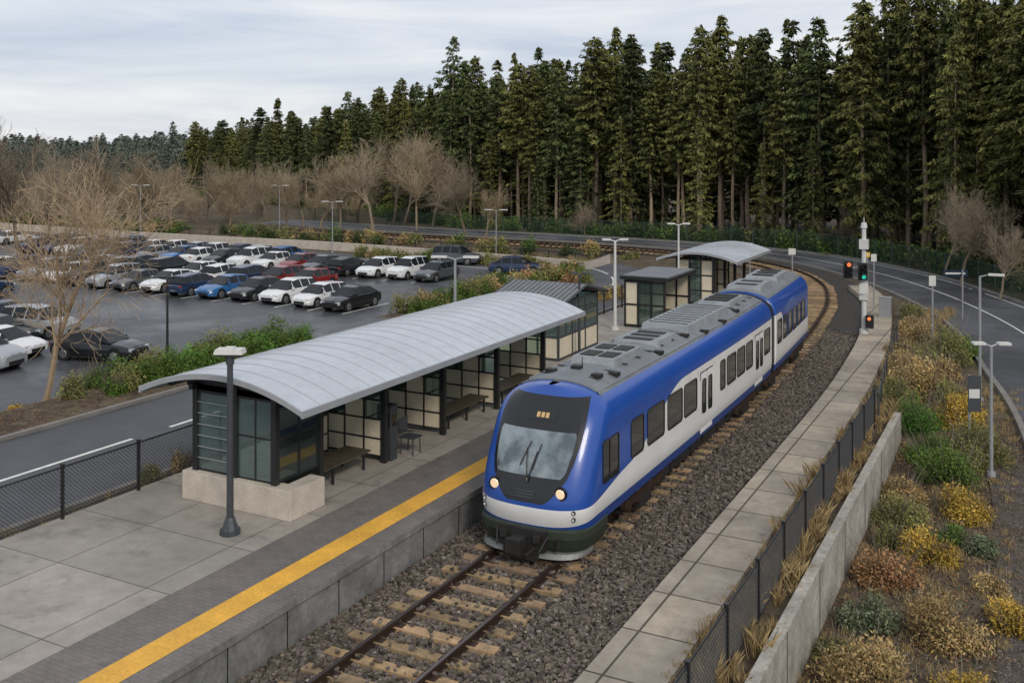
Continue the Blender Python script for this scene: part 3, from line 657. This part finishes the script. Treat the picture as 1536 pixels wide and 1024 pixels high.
lamp(-16.1,36.1,pz,3.2,.3,M_dgrey,M_dgrey,True,.5)
lamp(-29.7,27.7,.3,3.7,.25,M_blk,M_blk,True,.3,.055)
lamp(-1.9,39.9,-.1,4.5,.75,M_grey,M_lgrey,False,.1); lamp(-1.25,32.6,-.6,3.8,.5,M_grey,M_lgrey,True,.4)
for (x,y,h) in ((-90,80,6.),(-74,85,5.),(-62,79,5.),(-44,80,4.5)): lamp(x,y,hz(x,y),h,1.,M_grey,M_lgrey,True,.4)
def post(x,y,z0,h,name,plate=None,mt=None,r=.04):
    n=NM(); n.cyl((x,y,z0),(x,y,z0+h),r,r,8,0)
    if plate:
        n.box((x+plate[2],y-.06,z0+h-plate[1]/2),(plate[0],.02,plate[1]),.45,1); n.box((x+plate[2],y-.073,z0+h-plate[1]/2),(plate[0]*.8,.006,plate[1]*.25),.45,2)
    n.build(name,[M_grey,mt or M_lgrey,M_lgrey])
M_sgn=pm('dark_sign',(.01,.025,.05),.4,var=.05); M_yl=pm('yellow_sign',(.7,.45,.05),.4,var=.05)
post(-3.6,58,0,2.6,'traffic_sign',(1.3,.35,-.35),M_sgn); post(-8.0,57.5,.1,3.2,'traffic_sign',(.3,.4,0)); post(-9.2,63.5,0,2.8,'traffic_sign',(.3,.3,0),M_yl)
post(-16.5,64,0,3,'traffic_sign',(.35,.35,0)); post(-12.3,57,.85,2.6,'traffic_sign',(.4,.35,0)); post(-4.2,48,.0,3.4,'traffic_sign',(.3,.45,0)); post(-1.9,33.6,-.5,2.6,'traffic_sign',(.4,1.1,.15),M_dgrey)
M_gl,nt,b=newmat('signal_green'); b.inputs['Base Color'].default_value=(.02,.4,.3,1); b.inputs['Emission Color'].default_value=(.05,.9,.65,1); b.inputs['Emission Strength'].default_value=.5
M_rd,nt,b=newmat('signal_amber'); b.inputs['Base Color'].default_value=(.6,.12,.05,1); b.inputs['Emission Color'].default_value=(1,.25,.08,1); b.inputs['Emission Strength'].default_value=.9
n=NM(); x,y=-7.35,49.6
n.cyl((x,y,.1),(x,y,5.3),.12,.10,12,0); n.cyl((x,y,0),(x,y,.5),.22,.2,12,0); n.b2(x-.2,x+.2,y-.16,y+.16,1.9,2.35,0); n.cyl((x,y,4.9),(x,y,5.8),.03,.02,6,0); n.cyl((x,y,5.3),(x,y,5.55),.16,.12,10,0)
n.b2(x-.2,x+.2,y-.18,y+.18,4.3,4.75,0); n.box((x-.35,y,3.4),(.9,.07,.07),.48,0)
for dx,dz in ((-.72,3.35),(-.02,3.25)):
    xx_,yy_=x+dx*cos(.48),y+dx*sin(.48)-.2
    n.box((xx_,yy_,dz),(.4,.22,.82),.48,1)
    for k,mt in ((.24,3 if dx<-.5 else 1),(0,1),(-.24,2 if dx>-.5 else 1)):
        n.cyl((xx_+.05,yy_-.1,dz+k),(xx_+.12,yy_-.32,dz+k+.01),.12,.12,12,1,caps=False); n.cyl((xx_+.05,yy_-.1,dz+k),(xx_+.065,yy_-.135,dz+k),.1,.1,12,mt)
n.box((x+.02,y-.2,2.45),(.42,.03,.5),.48,0); n.b2(x+.12,x+.45,y-.3,y,.6,1.2,1); n.cyl((x+.28,y-.3,1.05),(x+.28,y-.34,1.05),.08,.08,10,3)
n.build('railway_signal',[M_lgrey,M_blk,M_gl,M_rd])
n=NM(); x,y=-7.1,55; n.b2(x-.3,x+.3,y-.2,y+.2,.2,1.3); n.b2(x-.33,x+.33,y-.23,y+.23,1.3,1.35); n.build('utility_cabinet',[M_grey],bevel=.02)
# ------------------------------------------------------------------ cars
M_cglass=pm('car_glass',(.012,.015,.018),.12,var=0,spec=.3); M_tyre=pm('tyre',(.015,.015,.015),.8,var=.1); M_hub=pm('hub',(.3,.3,.31),.3,.7,var=.1); M_cl=pm('headlight_glass',(.6,.62,.65),.15,var=0); M_tl=pm('tail_light',(.35,.02,.02),.25,var=0)
cols={'white':(.74,.75,.76),'black':(.010,.011,.013),'silver':(.36,.38,.40),'grey':(.09,.10,.11),'blue':(.03,.13,.34),'dark_blue':(.012,.03,.08),'red':(.22,.02,.02)}
cmats={}
for k,v in cols.items():
    m,nt,b=newmat('car_paint_'+k); b.inputs['Base Color'].default_value=(*v,1); b.inputs['Roughness'].default_value=.3; b.inputs['Metallic'].default_value=.25 if k in('silver','grey') else 0; b.inputs['Coat Weight'].default_value=.4; b.inputs['Coat Roughness'].default_value=.05; cmats[k]=m
def car_mesh(kind,paint):
    n=NM()
    st=[(-2.28,.70,.35,.72),(-2.2,.82,.26,.86),(-1.8,.88,.22,.93),(-1.0,.9,.22,.96),(.2,.9,.22,.95),(1.0,.89,.22,.92),(1.7,.87,.22,.83),(2.1,.8,.26,.72),(2.27,.66,.32,.6)]
    if kind=='suv': st=[(a,b,c,d+.13) for a,b,c,d in st]
    rows=[]
    for x,hw,zb,zt in st:
        rows.append([(x,-hw*.92,zb),(x,-hw,zb+.12),(x,-hw*1.01,(zb+zt)/2+.03),(x,-hw*.96,zt-.05),(x,-hw*.86,zt),(x,0,zt+.04),(x,hw*.86,zt),(x,hw*.96,zt-.05),(x,hw*1.01,(zb+zt)/2+.03),(x,hw,zb+.12),(x,hw*.92,zb)])
    G=np.array(rows); grid(n,G,0,flip=True)
    for r,fl in ((rows[0],False),(rows[-1],True)): n.add(np.array(r),[list(range(11))[::-1] if fl else list(range(11))],0)
    for s_ in (-1,1): n.b2(-1.05,1.05,s_*.89,s_*.915,.2,.3,2)
    if kind=='sedan': cs=[(-1.85,.93,.93),(-1.2,.93,1.38),(-.2,.93,1.46),(.35,.93,1.4),(1.15,.93,.93)]
    elif kind=='suv': cs=[(-2.15,1.05,1.05),(-1.95,1.05,1.62),(-.3,1.05,1.7),(.4,1.05,1.6),(1.1,1.05,1.05)]
    else: cs=[(-2.12,.93,.95),(-1.75,.93,1.4),(-.3,.93,1.5),(.4,.93,1.42),(1.25,.93,.93)]
    R=[[(x,-.83,zb),(x,-.83+.25*(zt-zb)/.5,zt-.04 if zt>zb+.1 else zb+.005),(x,-.5,zt+.01),(x,.5,zt+.01),(x,.83-.25*(zt-zb)/.5,zt-.04 if zt>zb+.1 else zb+.005),(x,.83,zb)] for x,zb,zt in cs]
    a=np.array(R)
    for i in range(len(cs)-1):
        for j in range(5):
            mt=1 if j in(0,4) or i in (0,len(cs)-2) else 0
            n.add(a[[i,i+1,i+1,i],[j,j,j+1,j+1]],[[3,2,1,0]],mt)
    for (x) in (-.35,-1.2,.55):
        zt=np.interp(x,[c[0] for c in cs],[c[2] for c in cs])
        for s_ in (-1,1): n.add(np.array([(x-.03,s_*.838,cs[0][1]),(x+.04,s_*.838,cs[0][1]),(x+.04,s_*(.84-.25*(zt-cs[0][1])/.5),zt-.03),(x-.03,s_*(.84-.25*(zt-cs[0][1])/.5),zt-.03)]),[[0,1,2,3] if s_<0 else [3,2,1,0]],0)
    for x in (-1.4,1.4):
        for s_ in (-1,1): n.cyl((x,s_*.6,.36),(x,s_*.912,.36),.385,.385,18,2); n.cyl((x,s_*.72,.33),(x,s_*.915,.33),.335,.335,18,2); n.cyl((x,s_*.915,.33),(x,s_*.93,.33),.21,.19,12,3)
    dz=.13 if kind=='suv' else 0
    for s_ in (-1,1): n.box((2.12,s_*.6,.62+dz),(.22,.3,.13),0,4); n.box((-2.2,s_*.62,.74+dz),(.14,.3,.14),0,5); n.box((.75,s_*.96,1.0+dz),(.12,.16,.12),0,0)
    n.box((2.26,0,.42),(.06,.9,.16),0,2); n.box((-2.27,0,.45),(.05,.5,.12),0,3); n.box((2.2,0,.6+dz),(.12,.6,.1),0,2)
    return n.build('parked_car',[cmats[paint],M_cglass,M_tyre,M_hub,M_cl,M_tl],link=False,smooth=False)
CM={}
def car(x,y,rot,kind=None,paint=None):
    kind=kind or random.choice(['sedan','sedan','suv','hatch']); paint=paint or random.choice(['white','white','black','silver','grey','dark_blue','black','red','blue','black','white','silver','dark_blue','white'])
    if (kind,paint) not in CM: CM[(kind,paint)]=car_mesh(kind,paint)
    inst(CM[(kind,paint)],'parked_car',(x,y,hz(x,y)+.015),rot,random.uniform(.95,1.02))
rowA=['black','white','white','black','blue','dark_blue','white','grey','silver','black','white','silver','dark_blue','white']
for i,p in enumerate(rowA): car(-39.2-i*2.75+random.uniform(-.15,.15),52.2+random.uniform(-.3,.3),-pi/2+random.uniform(-.03,.03)+(pi if random.random()<.3 else 0),None,p)
for i in range(12): car(-41.9-i*2.75,57.6+random.uniform(-.3,.3),pi/2+(pi if random.random()<.3 else 0)) if random.random()<.92 and i>1 else None
for i in range(18): car(-41.8-i*2.75,66.2+random.uniform(-.3,.3),-pi/2+(pi if random.random()<.3 else 0),None,None if i>4 else ['grey','white','white','black','grey'][i])
for i in range(16): car(-60.5-i*2.75,70.6+random.uniform(-.3,.3),pi/2) if random.random()<.9 else None
for i in range(9): car(-62-i*2.75,38+random.uniform(-.3,.3),-pi/2)
for i in range(8): car(-64.7-i*2.75,43.4+random.uniform(-.3,.3),pi/2)
car(-40.6,33.6,.25,'sedan','black'); car(-43.9,29.4,.2,'suv','silver'); car(-45.6,31.9,.2,'sedan','white'); car(-48.5,36.2,.2,'suv','silver'); car(-48.8,33.8,.2,'hatch','black'); car(-53,37.2,.2,'sedan','dark_blue'); car(-52.,34.5,.2,'sedan','white')
car(-46,76.4,.1,'suv','grey'); car(-38,72.6,.4,'sedan','dark_blue')
# ------------------------------------------------------------------ vegetation
def kites(n,C,U,Vv,mat,cols):
    V=np.stack([C-U,C+Vv*.9-U*.1,C+U,C-Vv*.9-U*.1],1).reshape(-1,3); F=np.arange(len(C)*4).reshape(-1,4); n.add(V,F,mat,np.repeat(cols,4,0))
def conifer(seed,h,bf,wd,mats,dens=1.,dead=6,pw=.8,lz=1.):
    r=np.random.default_rng(seed); n=NM()
    zs=np.linspace(0,h,9); off=np.cumsum(r.normal(0,.05,(9,2)),0); off[0]=0; P=np.column_stack([off,zs]); rr=.24*(1-zs/h*.95)*(h/20)
    tubes(n,P[:-1],P[1:],rr[:-1],rr[1:],7,0,[(1.15,1.1,1.05)]*8)
    zb=h*bf; nb=int(215*(.4+.6*dens)*(1-bf*.5))
    t=r.random(nb)**.85; t=np.sort(t); z0=zb+(h-zb)*t*.985
    sect=r.uniform(.7,1.3,8)
    ln=(wd*(1-t)**pw*r.uniform(.35,1.25,nb)*(np.clip(t*4+.5,0,1)))+.22
    az=np.arange(nb)*2.399+r.normal(0,.35,nb)
    ln*=sect[((az%(2*pi))/(2*pi)*8).astype(int)%8]*np.interp(t,np.linspace(0,1,9),r.uniform(.75,1.25,9))
    C=[];U=[];Vv=[];K=[]
    for i in range(nb):
        d=np.array([cos(az[i]),sin(az[i]),0]); side=np.array([-d[1],d[0],0]); L=ln[i]
        upz=.55*(t[i]-.35)+r.normal(0,.09)
        m=int(L*17*dens)+5; s=r.random(m)**.65; lat=r.uniform(-1,1,m)*(.34*L*(1-s)+.13)
        z=z0[i]+L*s*upz-.26*L*s**2+.16*L*np.clip(s-.7,0,1)+r.normal(0,.07,m)-np.abs(lat)*.35
        c=np.column_stack([d[0]*s*L+side[0]*lat,d[1]*s*L+side[1]*lat,z])
        sg=np.sign(lat)[:,None]; u=d[None]*r.uniform(.3,1,(m,1))+side[None]*sg*r.uniform(.1,.9,(m,1))+np.array([[0,0,1]])*r.uniform(-1.1,.15,(m,1))
        u/=np.linalg.norm(u,axis=1,keepdims=True); u*=r.uniform(.15,.34,(m,1))*lz
        v=np.cross(u,np.array([0,0,1.])+r.normal(0,.6,(m,3))); v/=np.linalg.norm(v,axis=1,keepdims=True)+1e-6; v*=r.uniform(.06,.12,(m,1))*lz
        C.append(c);U.append(u);Vv.append(v)
        br=(.35+.95*s)*r.uniform(.65,1.35,m)*r.uniform(.7,1.3); K.append(np.column_stack([br*(1+.3*s),br*(1+.05*s),br*.85]))  # crown shade painted in: fronds darker near the trunk, lit-looking at the tips
    nd_=int(dead+20*bf); P0=[];P1=[]
    for i in range(nd_):
        z=r.uniform(h*.12,zb+.5) if bf>.1 else r.uniform(1,3); a=r.uniform(0,2*pi); L=r.uniform(.4,1.5); P0.append((0,0,z)); P1.append((L*cos(a),L*sin(a),z-.1*L))
    tubes(n,P0,P1,[.03]*nd_,[.01]*nd_,3,0)
    P0=[];P1=[]
    for i in range(0,nb,2): P0.append((0,0,z0[i])); P1.append((cos(az[i])*ln[i]*.7,sin(az[i])*ln[i]*.7,z0[i]+ln[i]*(.7*.55*(t[i]-.35)-.13)))
    tubes(n,P0,P1,[.035]*len(P0),[.012]*len(P0),3,0,[(.6,.6,.6)]*len(P0))
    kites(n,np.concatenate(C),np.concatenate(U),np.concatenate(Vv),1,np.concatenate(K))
    return n.build('fir_tree',mats,link=False)
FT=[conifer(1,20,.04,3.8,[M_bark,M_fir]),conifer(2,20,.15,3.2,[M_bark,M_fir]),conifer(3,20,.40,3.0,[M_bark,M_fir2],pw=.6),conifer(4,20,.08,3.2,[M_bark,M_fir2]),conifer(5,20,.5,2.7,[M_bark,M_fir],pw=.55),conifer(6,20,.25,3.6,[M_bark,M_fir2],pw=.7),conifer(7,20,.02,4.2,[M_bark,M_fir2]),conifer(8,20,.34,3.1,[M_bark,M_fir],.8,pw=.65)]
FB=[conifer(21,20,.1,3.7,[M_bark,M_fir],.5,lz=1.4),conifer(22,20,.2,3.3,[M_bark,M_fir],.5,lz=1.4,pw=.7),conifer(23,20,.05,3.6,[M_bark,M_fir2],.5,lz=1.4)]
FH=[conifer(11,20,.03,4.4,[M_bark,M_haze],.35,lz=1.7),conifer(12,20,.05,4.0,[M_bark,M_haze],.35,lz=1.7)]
BD=spline([(34,44),(20,55),(6,66),(.5,73),(-4,81),(-12,89),(-25,95.5),(-40,98),(-60,102),(-90,118),(-135,141),(-190,166),(-262,190),(-330,215)],1.)
dB,nB=normals(BD); LB=np.concatenate([[0],np.cumsum(np.linalg.norm(np.diff(BD,axis=0),axis=1))])
forest=empty('conifer_forest')
rf=random.Random(5)
for row,off in enumerate((0,2.8,5.5,8.5,12,16,20.5,25.5)):
    s=0
    while s<LB[-1]:
        i=int(np.searchsorted(LB,s)); i=min(i,len(BD)-1); x,y=BD[i]+nB[i]*(off+rf.uniform(-1.4,1.4))
        far=x<-95
        base=np.interp(x,[-330,-260,-190,-135,-90,-60,-35,-10,5,30],[9,9.8,11.2,14.4,16.4,18.6,20.6,22.8,23,23])
        hh=base*rf.uniform(.74,1.06)*(1+.012*row)*(1+.05*sin(s*.21+1)+.05*sin(s*.47))
        if rf.random()<.10: hh*=1.12
        if row==0: hh*=rf.uniform(.3,.95)
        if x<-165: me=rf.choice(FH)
        elif row>3: me=rf.choice(FB)
        else: me=FT[rf.choice([0,1,3,6,0,3]) if row<1 else rf.choice([2,1,2,7,4,5,1,2,7,6,3,4])]
        wsc=rf.uniform(.75,1.2)*hh/20*(1.15 if far else 1)
        inst(me,'fir_tree',(x,y,hz(x,y)-.05),rf.uniform(0,6.28),(wsc,wsc,hh/20),parent=None if row<2 and not far else forest)
        s+=rf.uniform(2.0,3.6)*(1. if row else 2.6)*(1.25 if far else 1)
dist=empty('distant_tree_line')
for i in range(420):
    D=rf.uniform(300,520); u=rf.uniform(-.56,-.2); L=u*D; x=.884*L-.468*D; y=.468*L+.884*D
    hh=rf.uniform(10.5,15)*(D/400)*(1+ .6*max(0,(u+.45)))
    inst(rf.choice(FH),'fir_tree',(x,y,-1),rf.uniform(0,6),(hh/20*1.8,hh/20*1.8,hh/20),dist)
def bare(seed,h,spread=.5,lv=5,thick=.02,col=(1,1,1),upw=.25):
    r=random.Random(seed); S0=[]
    def grow(p,d,L,rad,l):
        k=4 if l<2 else 3; q=np.array(p); dd=np.array(d)
        for i in range(k):
            dd=dd+np.array([r.gauss(0,.13),r.gauss(0,.13),r.gauss(0,.08)+upw*.18*(l>0)]); dd/=np.linalg.norm(dd)
            r1=rad*(1-.5/k); nq=q+dd*L/k; S0.append((q,nq,rad,r1,l))
            if l<lv and (i>0 or l>0):
                for _ in range(2 if l else 3):
                    a=r.uniform(0,6.28); pr=np.cross(dd,[cos(a),sin(a),.3]); pr/=np.linalg.norm(pr)+1e-6
                    nd2=dd*r.uniform(.5,1)+pr*r.uniform(.5,1.)*spread*1.5; nd2/=np.linalg.norm(nd2)
                    if l<lv-1 or r.random()<.75: grow(nq,nd2,L*r.uniform(.5,.68),r1*.55,l+1)
            q=nq; rad=r1
    grow((0,0,0),(0,0,1),h*.5,h*thick,0)
    n=NM()
    for k,f in ((6,lambda l:l<1),(4,lambda l:l==1),(3,lambda l:l>1)):
        q=[s for s in S0 if f(s[4])]
        if q: tubes(n,[s[0] for s in q],[s[1] for s in q],[max(s[2],.008) for s in q],[max(s[3],.007) for s in q],k,0,[tuple(c*(1+.1*s[4]) for c in col) for s in q])
    return n
BT=[bare(s,8,.5,4,.017,(1.05,1.0,.9),.5).build('bare_tree',[M_barkg],link=False) for s in (1,2,3)]
BT2=[bare(s,8,.42,4,.014,(1.1,1.04,.85),.7).build('bare_tree',[M_barkg],link=False) for s in (4,5)]
inst(bare(21,10,.55,4,.013,(1.2,1.05,.85),.55).build('bare_tree',[M_barkg],link=False),'bare_tree',(-32.4,24.3,hz(-32.4,24.3)-.05),0,1.)
def place(D,ximg,sc,me):
    L=D*(ximg-768)/1493; x=.884*L-.468*D; y=.468*L+.884*D; inst(me,'bare_tree',(round(x,1),round(y,1),hz(x,y)),rf.uniform(0,6),sc)
for D,xi,sc in ((95,30,1.6),(104,72,1.35),(90,-5,1.6),(125,160,1.25),(120,120,1.1),(118,590,1.45),(112,625,1.3),(113,560,1.35),(104,700,1.0),(115,480,1.0),(112,430,.95),(118,345,1.0),(125,400,1.),(122,310,1.),(120,255,1.),(118,210,1.05),(70,1415,.8),(66,1440,.85),(118,650,1.2),(122,535,1.1),(118,605,1.35),(60,1500,.6),(116,455,1.),(115,510,1.05),(104,730,.7),(98,880,.5),(88,1270,.5)):
    place(D,xi,sc,rf.choice(BT+BT2))
th=empty('bare_thicket')
for i in range(140):
    D=rf.uniform(122,185); u=rf.uniform(-.56,-.07); L=u*D; x=.884*L-.468*D; y=.468*L+.884*D
    inst(rf.choice(BT2+BT),'bare_tree',(x,y,-1.2),rf.uniform(0,6),rf.uniform(.4,.85)*(1.15 if u<-.35 else .85),th)
def shrub_nm(n,r,cx,cy,cz,rad,h,cnt,leaf,mat=0,up=.3,tight=.5):
    k=14; cen=r.normal(0,1,(k,3)); cen/=np.linalg.norm(cen,axis=1,keepdims=True); cen*=r.uniform(.3,.8,(k,1)); cen[:,2]=np.abs(cen[:,2])
    kk=r.integers(0,k,cnt); off=r.normal(0,1,(cnt,3)); off/=np.linalg.norm(off,axis=1,keepdims=True); off*=(r.random((cnt,1))**.4)*tight*r.uniform(.7,1.15,(cnt,1))
    P=cen[kk]+off; P[:,2]=np.abs(P[:,2]); P=P*np.array([rad*.8,rad*.8,h*.78])
    U=r.normal(0,1,(cnt,3)); U[:,2]+=up*2; U/=np.linalg.norm(U,axis=1,keepdims=True); Vv=np.cross(U,r.normal(0,1,(cnt,3))); Vv/=np.linalg.norm(Vv,axis=1,keepdims=True)+1e-6
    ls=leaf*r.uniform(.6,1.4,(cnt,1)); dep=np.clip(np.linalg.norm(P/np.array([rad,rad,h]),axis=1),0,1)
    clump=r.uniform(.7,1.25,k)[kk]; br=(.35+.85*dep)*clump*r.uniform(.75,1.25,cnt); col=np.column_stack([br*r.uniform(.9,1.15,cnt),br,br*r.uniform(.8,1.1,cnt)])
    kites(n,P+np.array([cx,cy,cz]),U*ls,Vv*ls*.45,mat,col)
def twigs(n,r,cx,cy,cz,rad,h,cnt,mat):
    a=r.uniform(0,2*pi,cnt); s=r.uniform(.2,1,cnt); P1=np.column_stack([cx+np.cos(a)*s*rad,cy+np.sin(a)*s*rad,cz+h*r.uniform(.5,1.05,cnt)]); P0=np.column_stack([cx+np.cos(a)*s*rad*.2,cy+np.sin(a)*s*rad*.2,np.full(cnt,cz)])
    k=r.uniform(.6,1.3,(cnt,1))*np.ones((1,3)); tubes(n,P0,P1,[.009]*cnt,[.003]*cnt,3,mat,k)
sid=[100]
def shrub(x,y,rad,h,mt,cnt=2600,leaf=.035,name='shrub',tight=.5,tw=60,z=None):
    sid[0]+=1; r=np.random.default_rng(sid[0]); n=NM(); z=hz(x,y) if z is None else z
    shrub_nm(n,r,0,0,0,rad,h,cnt,leaf,0,tight=tight); twigs(n,r,0,0,0,rad,h*1.05,tw,1)
    o=n.build(name,[mt,M_barkg]); o.location=(x,y,z-.02); return o
SH=[(-3.1,24.1,1.0,1.1,L_rust),(-3.2,21.7,.85,.85,L_sage),(-1.8,21.7,1.1,1.1,L_tan),(-.5,23,.9,.7,L_yel),(-2.7,18.9,1.3,1.2,L_tan),(-2.4,25.9,.9,.9,L_yel),(-1.9,29.3,1.1,.95,L_yel),(-3.3,28.0,1.05,.9,L_olive),(-2.3,31.5,1.35,1.4,L_green),(-1.8,33.7,1.35,1.5,L_olive),(-3.5,35.7,1.25,1.5,L_bright),(-3.9,39.5,1.4,1.8,L_tan),(-4.7,41.5,1.2,1.5,L_tan),(-3.5,45.5,1.5,2.3,L_olive),(-4.7,49,1.2,1.4,L_tan),(-5.4,53,1.1,1.2,L_tan),(-2.6,36.8,1.2,1.3,L_yel),(-5.5,46.,.8,1.0,L_straw),(-6.0,57,.9,1.1,L_olive),(-1.3,27.0,.6,.55,L_sage),(-3.0,33.2,1.0,1.0,L_green),(-4.6,37.6,.9,1.1,L_olive),(-3.3,42.6,1.,1.2,L_tan),(-4.2,43.6,.9,1.3,L_olive),(-3.4,30.,.9,.7,L_tan),(-3.5,20.2,.6,.5,L_olive),(-1.2,19.6,.8,.7,L_yel),(-3.0,47.5,1.,1.2,L_green),(-4.4,51.,.9,1.,L_olive),(-3.3,26.3,.65,.7,L_olive),(-1.0,24.8,.6,.5,L_tan),(-2.0,27.5,.6,.55,L_green),(-2.7,38.6,1.0,1.2,L_olive)]
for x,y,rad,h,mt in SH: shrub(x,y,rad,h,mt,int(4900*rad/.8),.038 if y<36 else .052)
for x,y,rad,h,mt in ((-29.4,23.3,.7,1.1,L_olive),(-28.5,24.2,.5,.8,L_green),(-31.,20.3,.7,.7,L_rust),(-31.4,22.6,.5,.4,L_yel),(-30.6,25.2,.7,1.1,L_green),(-19.75,17.9,.5,.85,L_olive),(-19.75,18.9,.45,.8,L_tan),(-19.8,19.7,.5,.8,L_olive),(-30,19.5,.4,.5,L_olive),(-31.2,18.2,.8,.9,L_tan),(-31.6,26.,.8,1.2,L_olive),(-32.2,28,.8,1.1,L_green)):
    shrub(x,y,rad,h,mt,1900,.05)
def hedge(name,pts,rad,h,mts,cnt=1500,leaf=.05,jit=.3):
    n=NM(); r=np.random.default_rng(len(pts)*7+3)
    for i,(x,y) in enumerate(pts):
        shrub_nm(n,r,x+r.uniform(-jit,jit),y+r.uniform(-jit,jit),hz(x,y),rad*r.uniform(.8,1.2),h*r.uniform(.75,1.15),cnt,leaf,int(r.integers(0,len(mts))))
    n.build(name,mts)
hedge('hedge',[(-28.6-(i%2)*1.0,25+i*.42) for i in range(23)],.95,1.35,[L_green,L_bright,L_green,L_olive],1700,.055,.15)
hedge('hedge',[(-28.4-(i%2)*1.1,43+i*.6) for i in range(20)],.95,1.3,[L_green,L_olive,L_tan,L_green],900,.07)
hedge('brush',[(rf.uniform(-52,-30),rf.uniform(77,79.5)) for i in range(10)]+[(rf.uniform(-58,-33),rf.uniform(76.8,79)) for i in range(35)],1.2,1.3,[L_tan,L_olive,L_olive,L_green],500,.1)
hedge('brush',[(rf.uniform(-31.5,-27),rf.uniform(53,64)) for i in range(30)],1.1,1.5,[L_tan,L_rust,L_olive,L_green],500,.09)
hedge('brush',[(rf.uniform(-120,-33),rf.uniform(81.5,83)) for i in range(80)],1.4,1.7,[L_tan,L_olive,L_dark,L_olive,L_green],350,.12)
hedge('brush',[(rf.uniform(-22.5,-19.8),rf.uniform(52,72)) for i in range(26)],.8,.9,[L_tan,L_yel,L_olive],400,.08)
pts=[]
for s in np.arange(0,LB[-1]*.6,1.3):
    i=min(int(np.searchsorted(LB,s)),len(BD)-1); p=BD[i]-nB[i]*rf.uniform(.2,2.4); pts.append((p[0],p[1]))
hedge('forest_undergrowth',pts,1.8,2.4,[L_dark,L_dark,L_green,L_olive,L_green],560,.14)
n=NM(); r=np.random.default_rng(77)
def tuft(x,y,z,h,cnt,sp=.12):
    a=r.uniform(0,2*pi,cnt); ln=h*r.uniform(.5,1.1,cnt); lean=r.uniform(.1,.65,cnt)
    b0=np.column_stack([x+r.normal(0,sp*.4,cnt),y+r.normal(0,sp*.4,cnt),np.full(cnt,z)]); d=np.column_stack([np.cos(a)*lean,np.sin(a)*lean,np.ones(cnt)]); d/=np.linalg.norm(d,axis=1,keepdims=True)
    side=np.column_stack([-np.sin(a),np.cos(a),np.zeros(cnt)])*.006
    mid=b0+d*ln[:,None]*.6; tip=b0+d*ln[:,None]-np.array([0,0,1])*(ln*lean*.3)[:,None]
    V=np.stack([b0-side,b0+side,mid+side*.8,tip,mid-side*.8],1).reshape(-1,3); F=np.arange(cnt*5).reshape(-1,5)
    k=r.uniform(.55,1.25,(cnt,1)); n.add(V,F,0,np.repeat(k*np.array([[1,.97,.9]]),5,0))
for y in np.arange(12,34.4,.22):
    if r.random()<.8: tuft(-4.75+r.uniform(-.35,.5),y,.19,r.uniform(.2,.6),45)
for i in range(26): tuft(r.uniform(-5.3,-4.3),r.uniform(13,34),.19,r.uniform(.5,.8),90,.2)
for i in range(650):
    x,y=r.uniform(-3.9,-.6),r.uniform(14,42); tuft(x,y,hz(x,y)-.01,r.uniform(.08,.3),22,.18)
for i in range(140):
    x,y=r.uniform(-5.3,-4.2),r.uniform(35,60); tuft(x,y,hz(x,y),r.uniform(.3,.7),40,.2)
for i in range(70):
    x,y=-20+r.uniform(-.2,.6),r.uniform(10,34); tuft(x,y,hz(x,y),r.uniform(.15,.4),25,.15)
for i in range(90):
    x,y=-5.42+r.uniform(-.05,.1),r.uniform(12,34); tuft(x,y,.25,r.uniform(.06,.2),14,.12)
n.build('dry_grass',[L_straw])
N=14000; n=NM(); x=np.concatenate([rng.uniform(-3.95,-.1,N//2),rng.uniform(-33,-26.9,N//2)]); y=np.concatenate([rng.uniform(14,38,N//2),rng.uniform(15,35,N//2)])
C=np.column_stack([x,y,H(x,y)+.02]); U=rng.normal(0,1,(N,3))*np.array([1,1,.3]); U/=np.linalg.norm(U,axis=1,keepdims=True); Vv=np.cross(U,[0,0,1.]+rng.normal(0,.3,(N,3))); s_=rng.uniform(.02,.055,(N,1))
k=rng.uniform(.3,1.6,(N,1)); kites(n,C,U*s_,Vv*s_*.5,0,k*np.column_stack([np.ones(N),rng.uniform(.7,1,N),rng.uniform(.6,1,N)])); n.build('leaf_litter',[pm('litter',(.19,.12,.065),.9,var=0,attr=True)])
print('objects',len(bpy.data.objects))
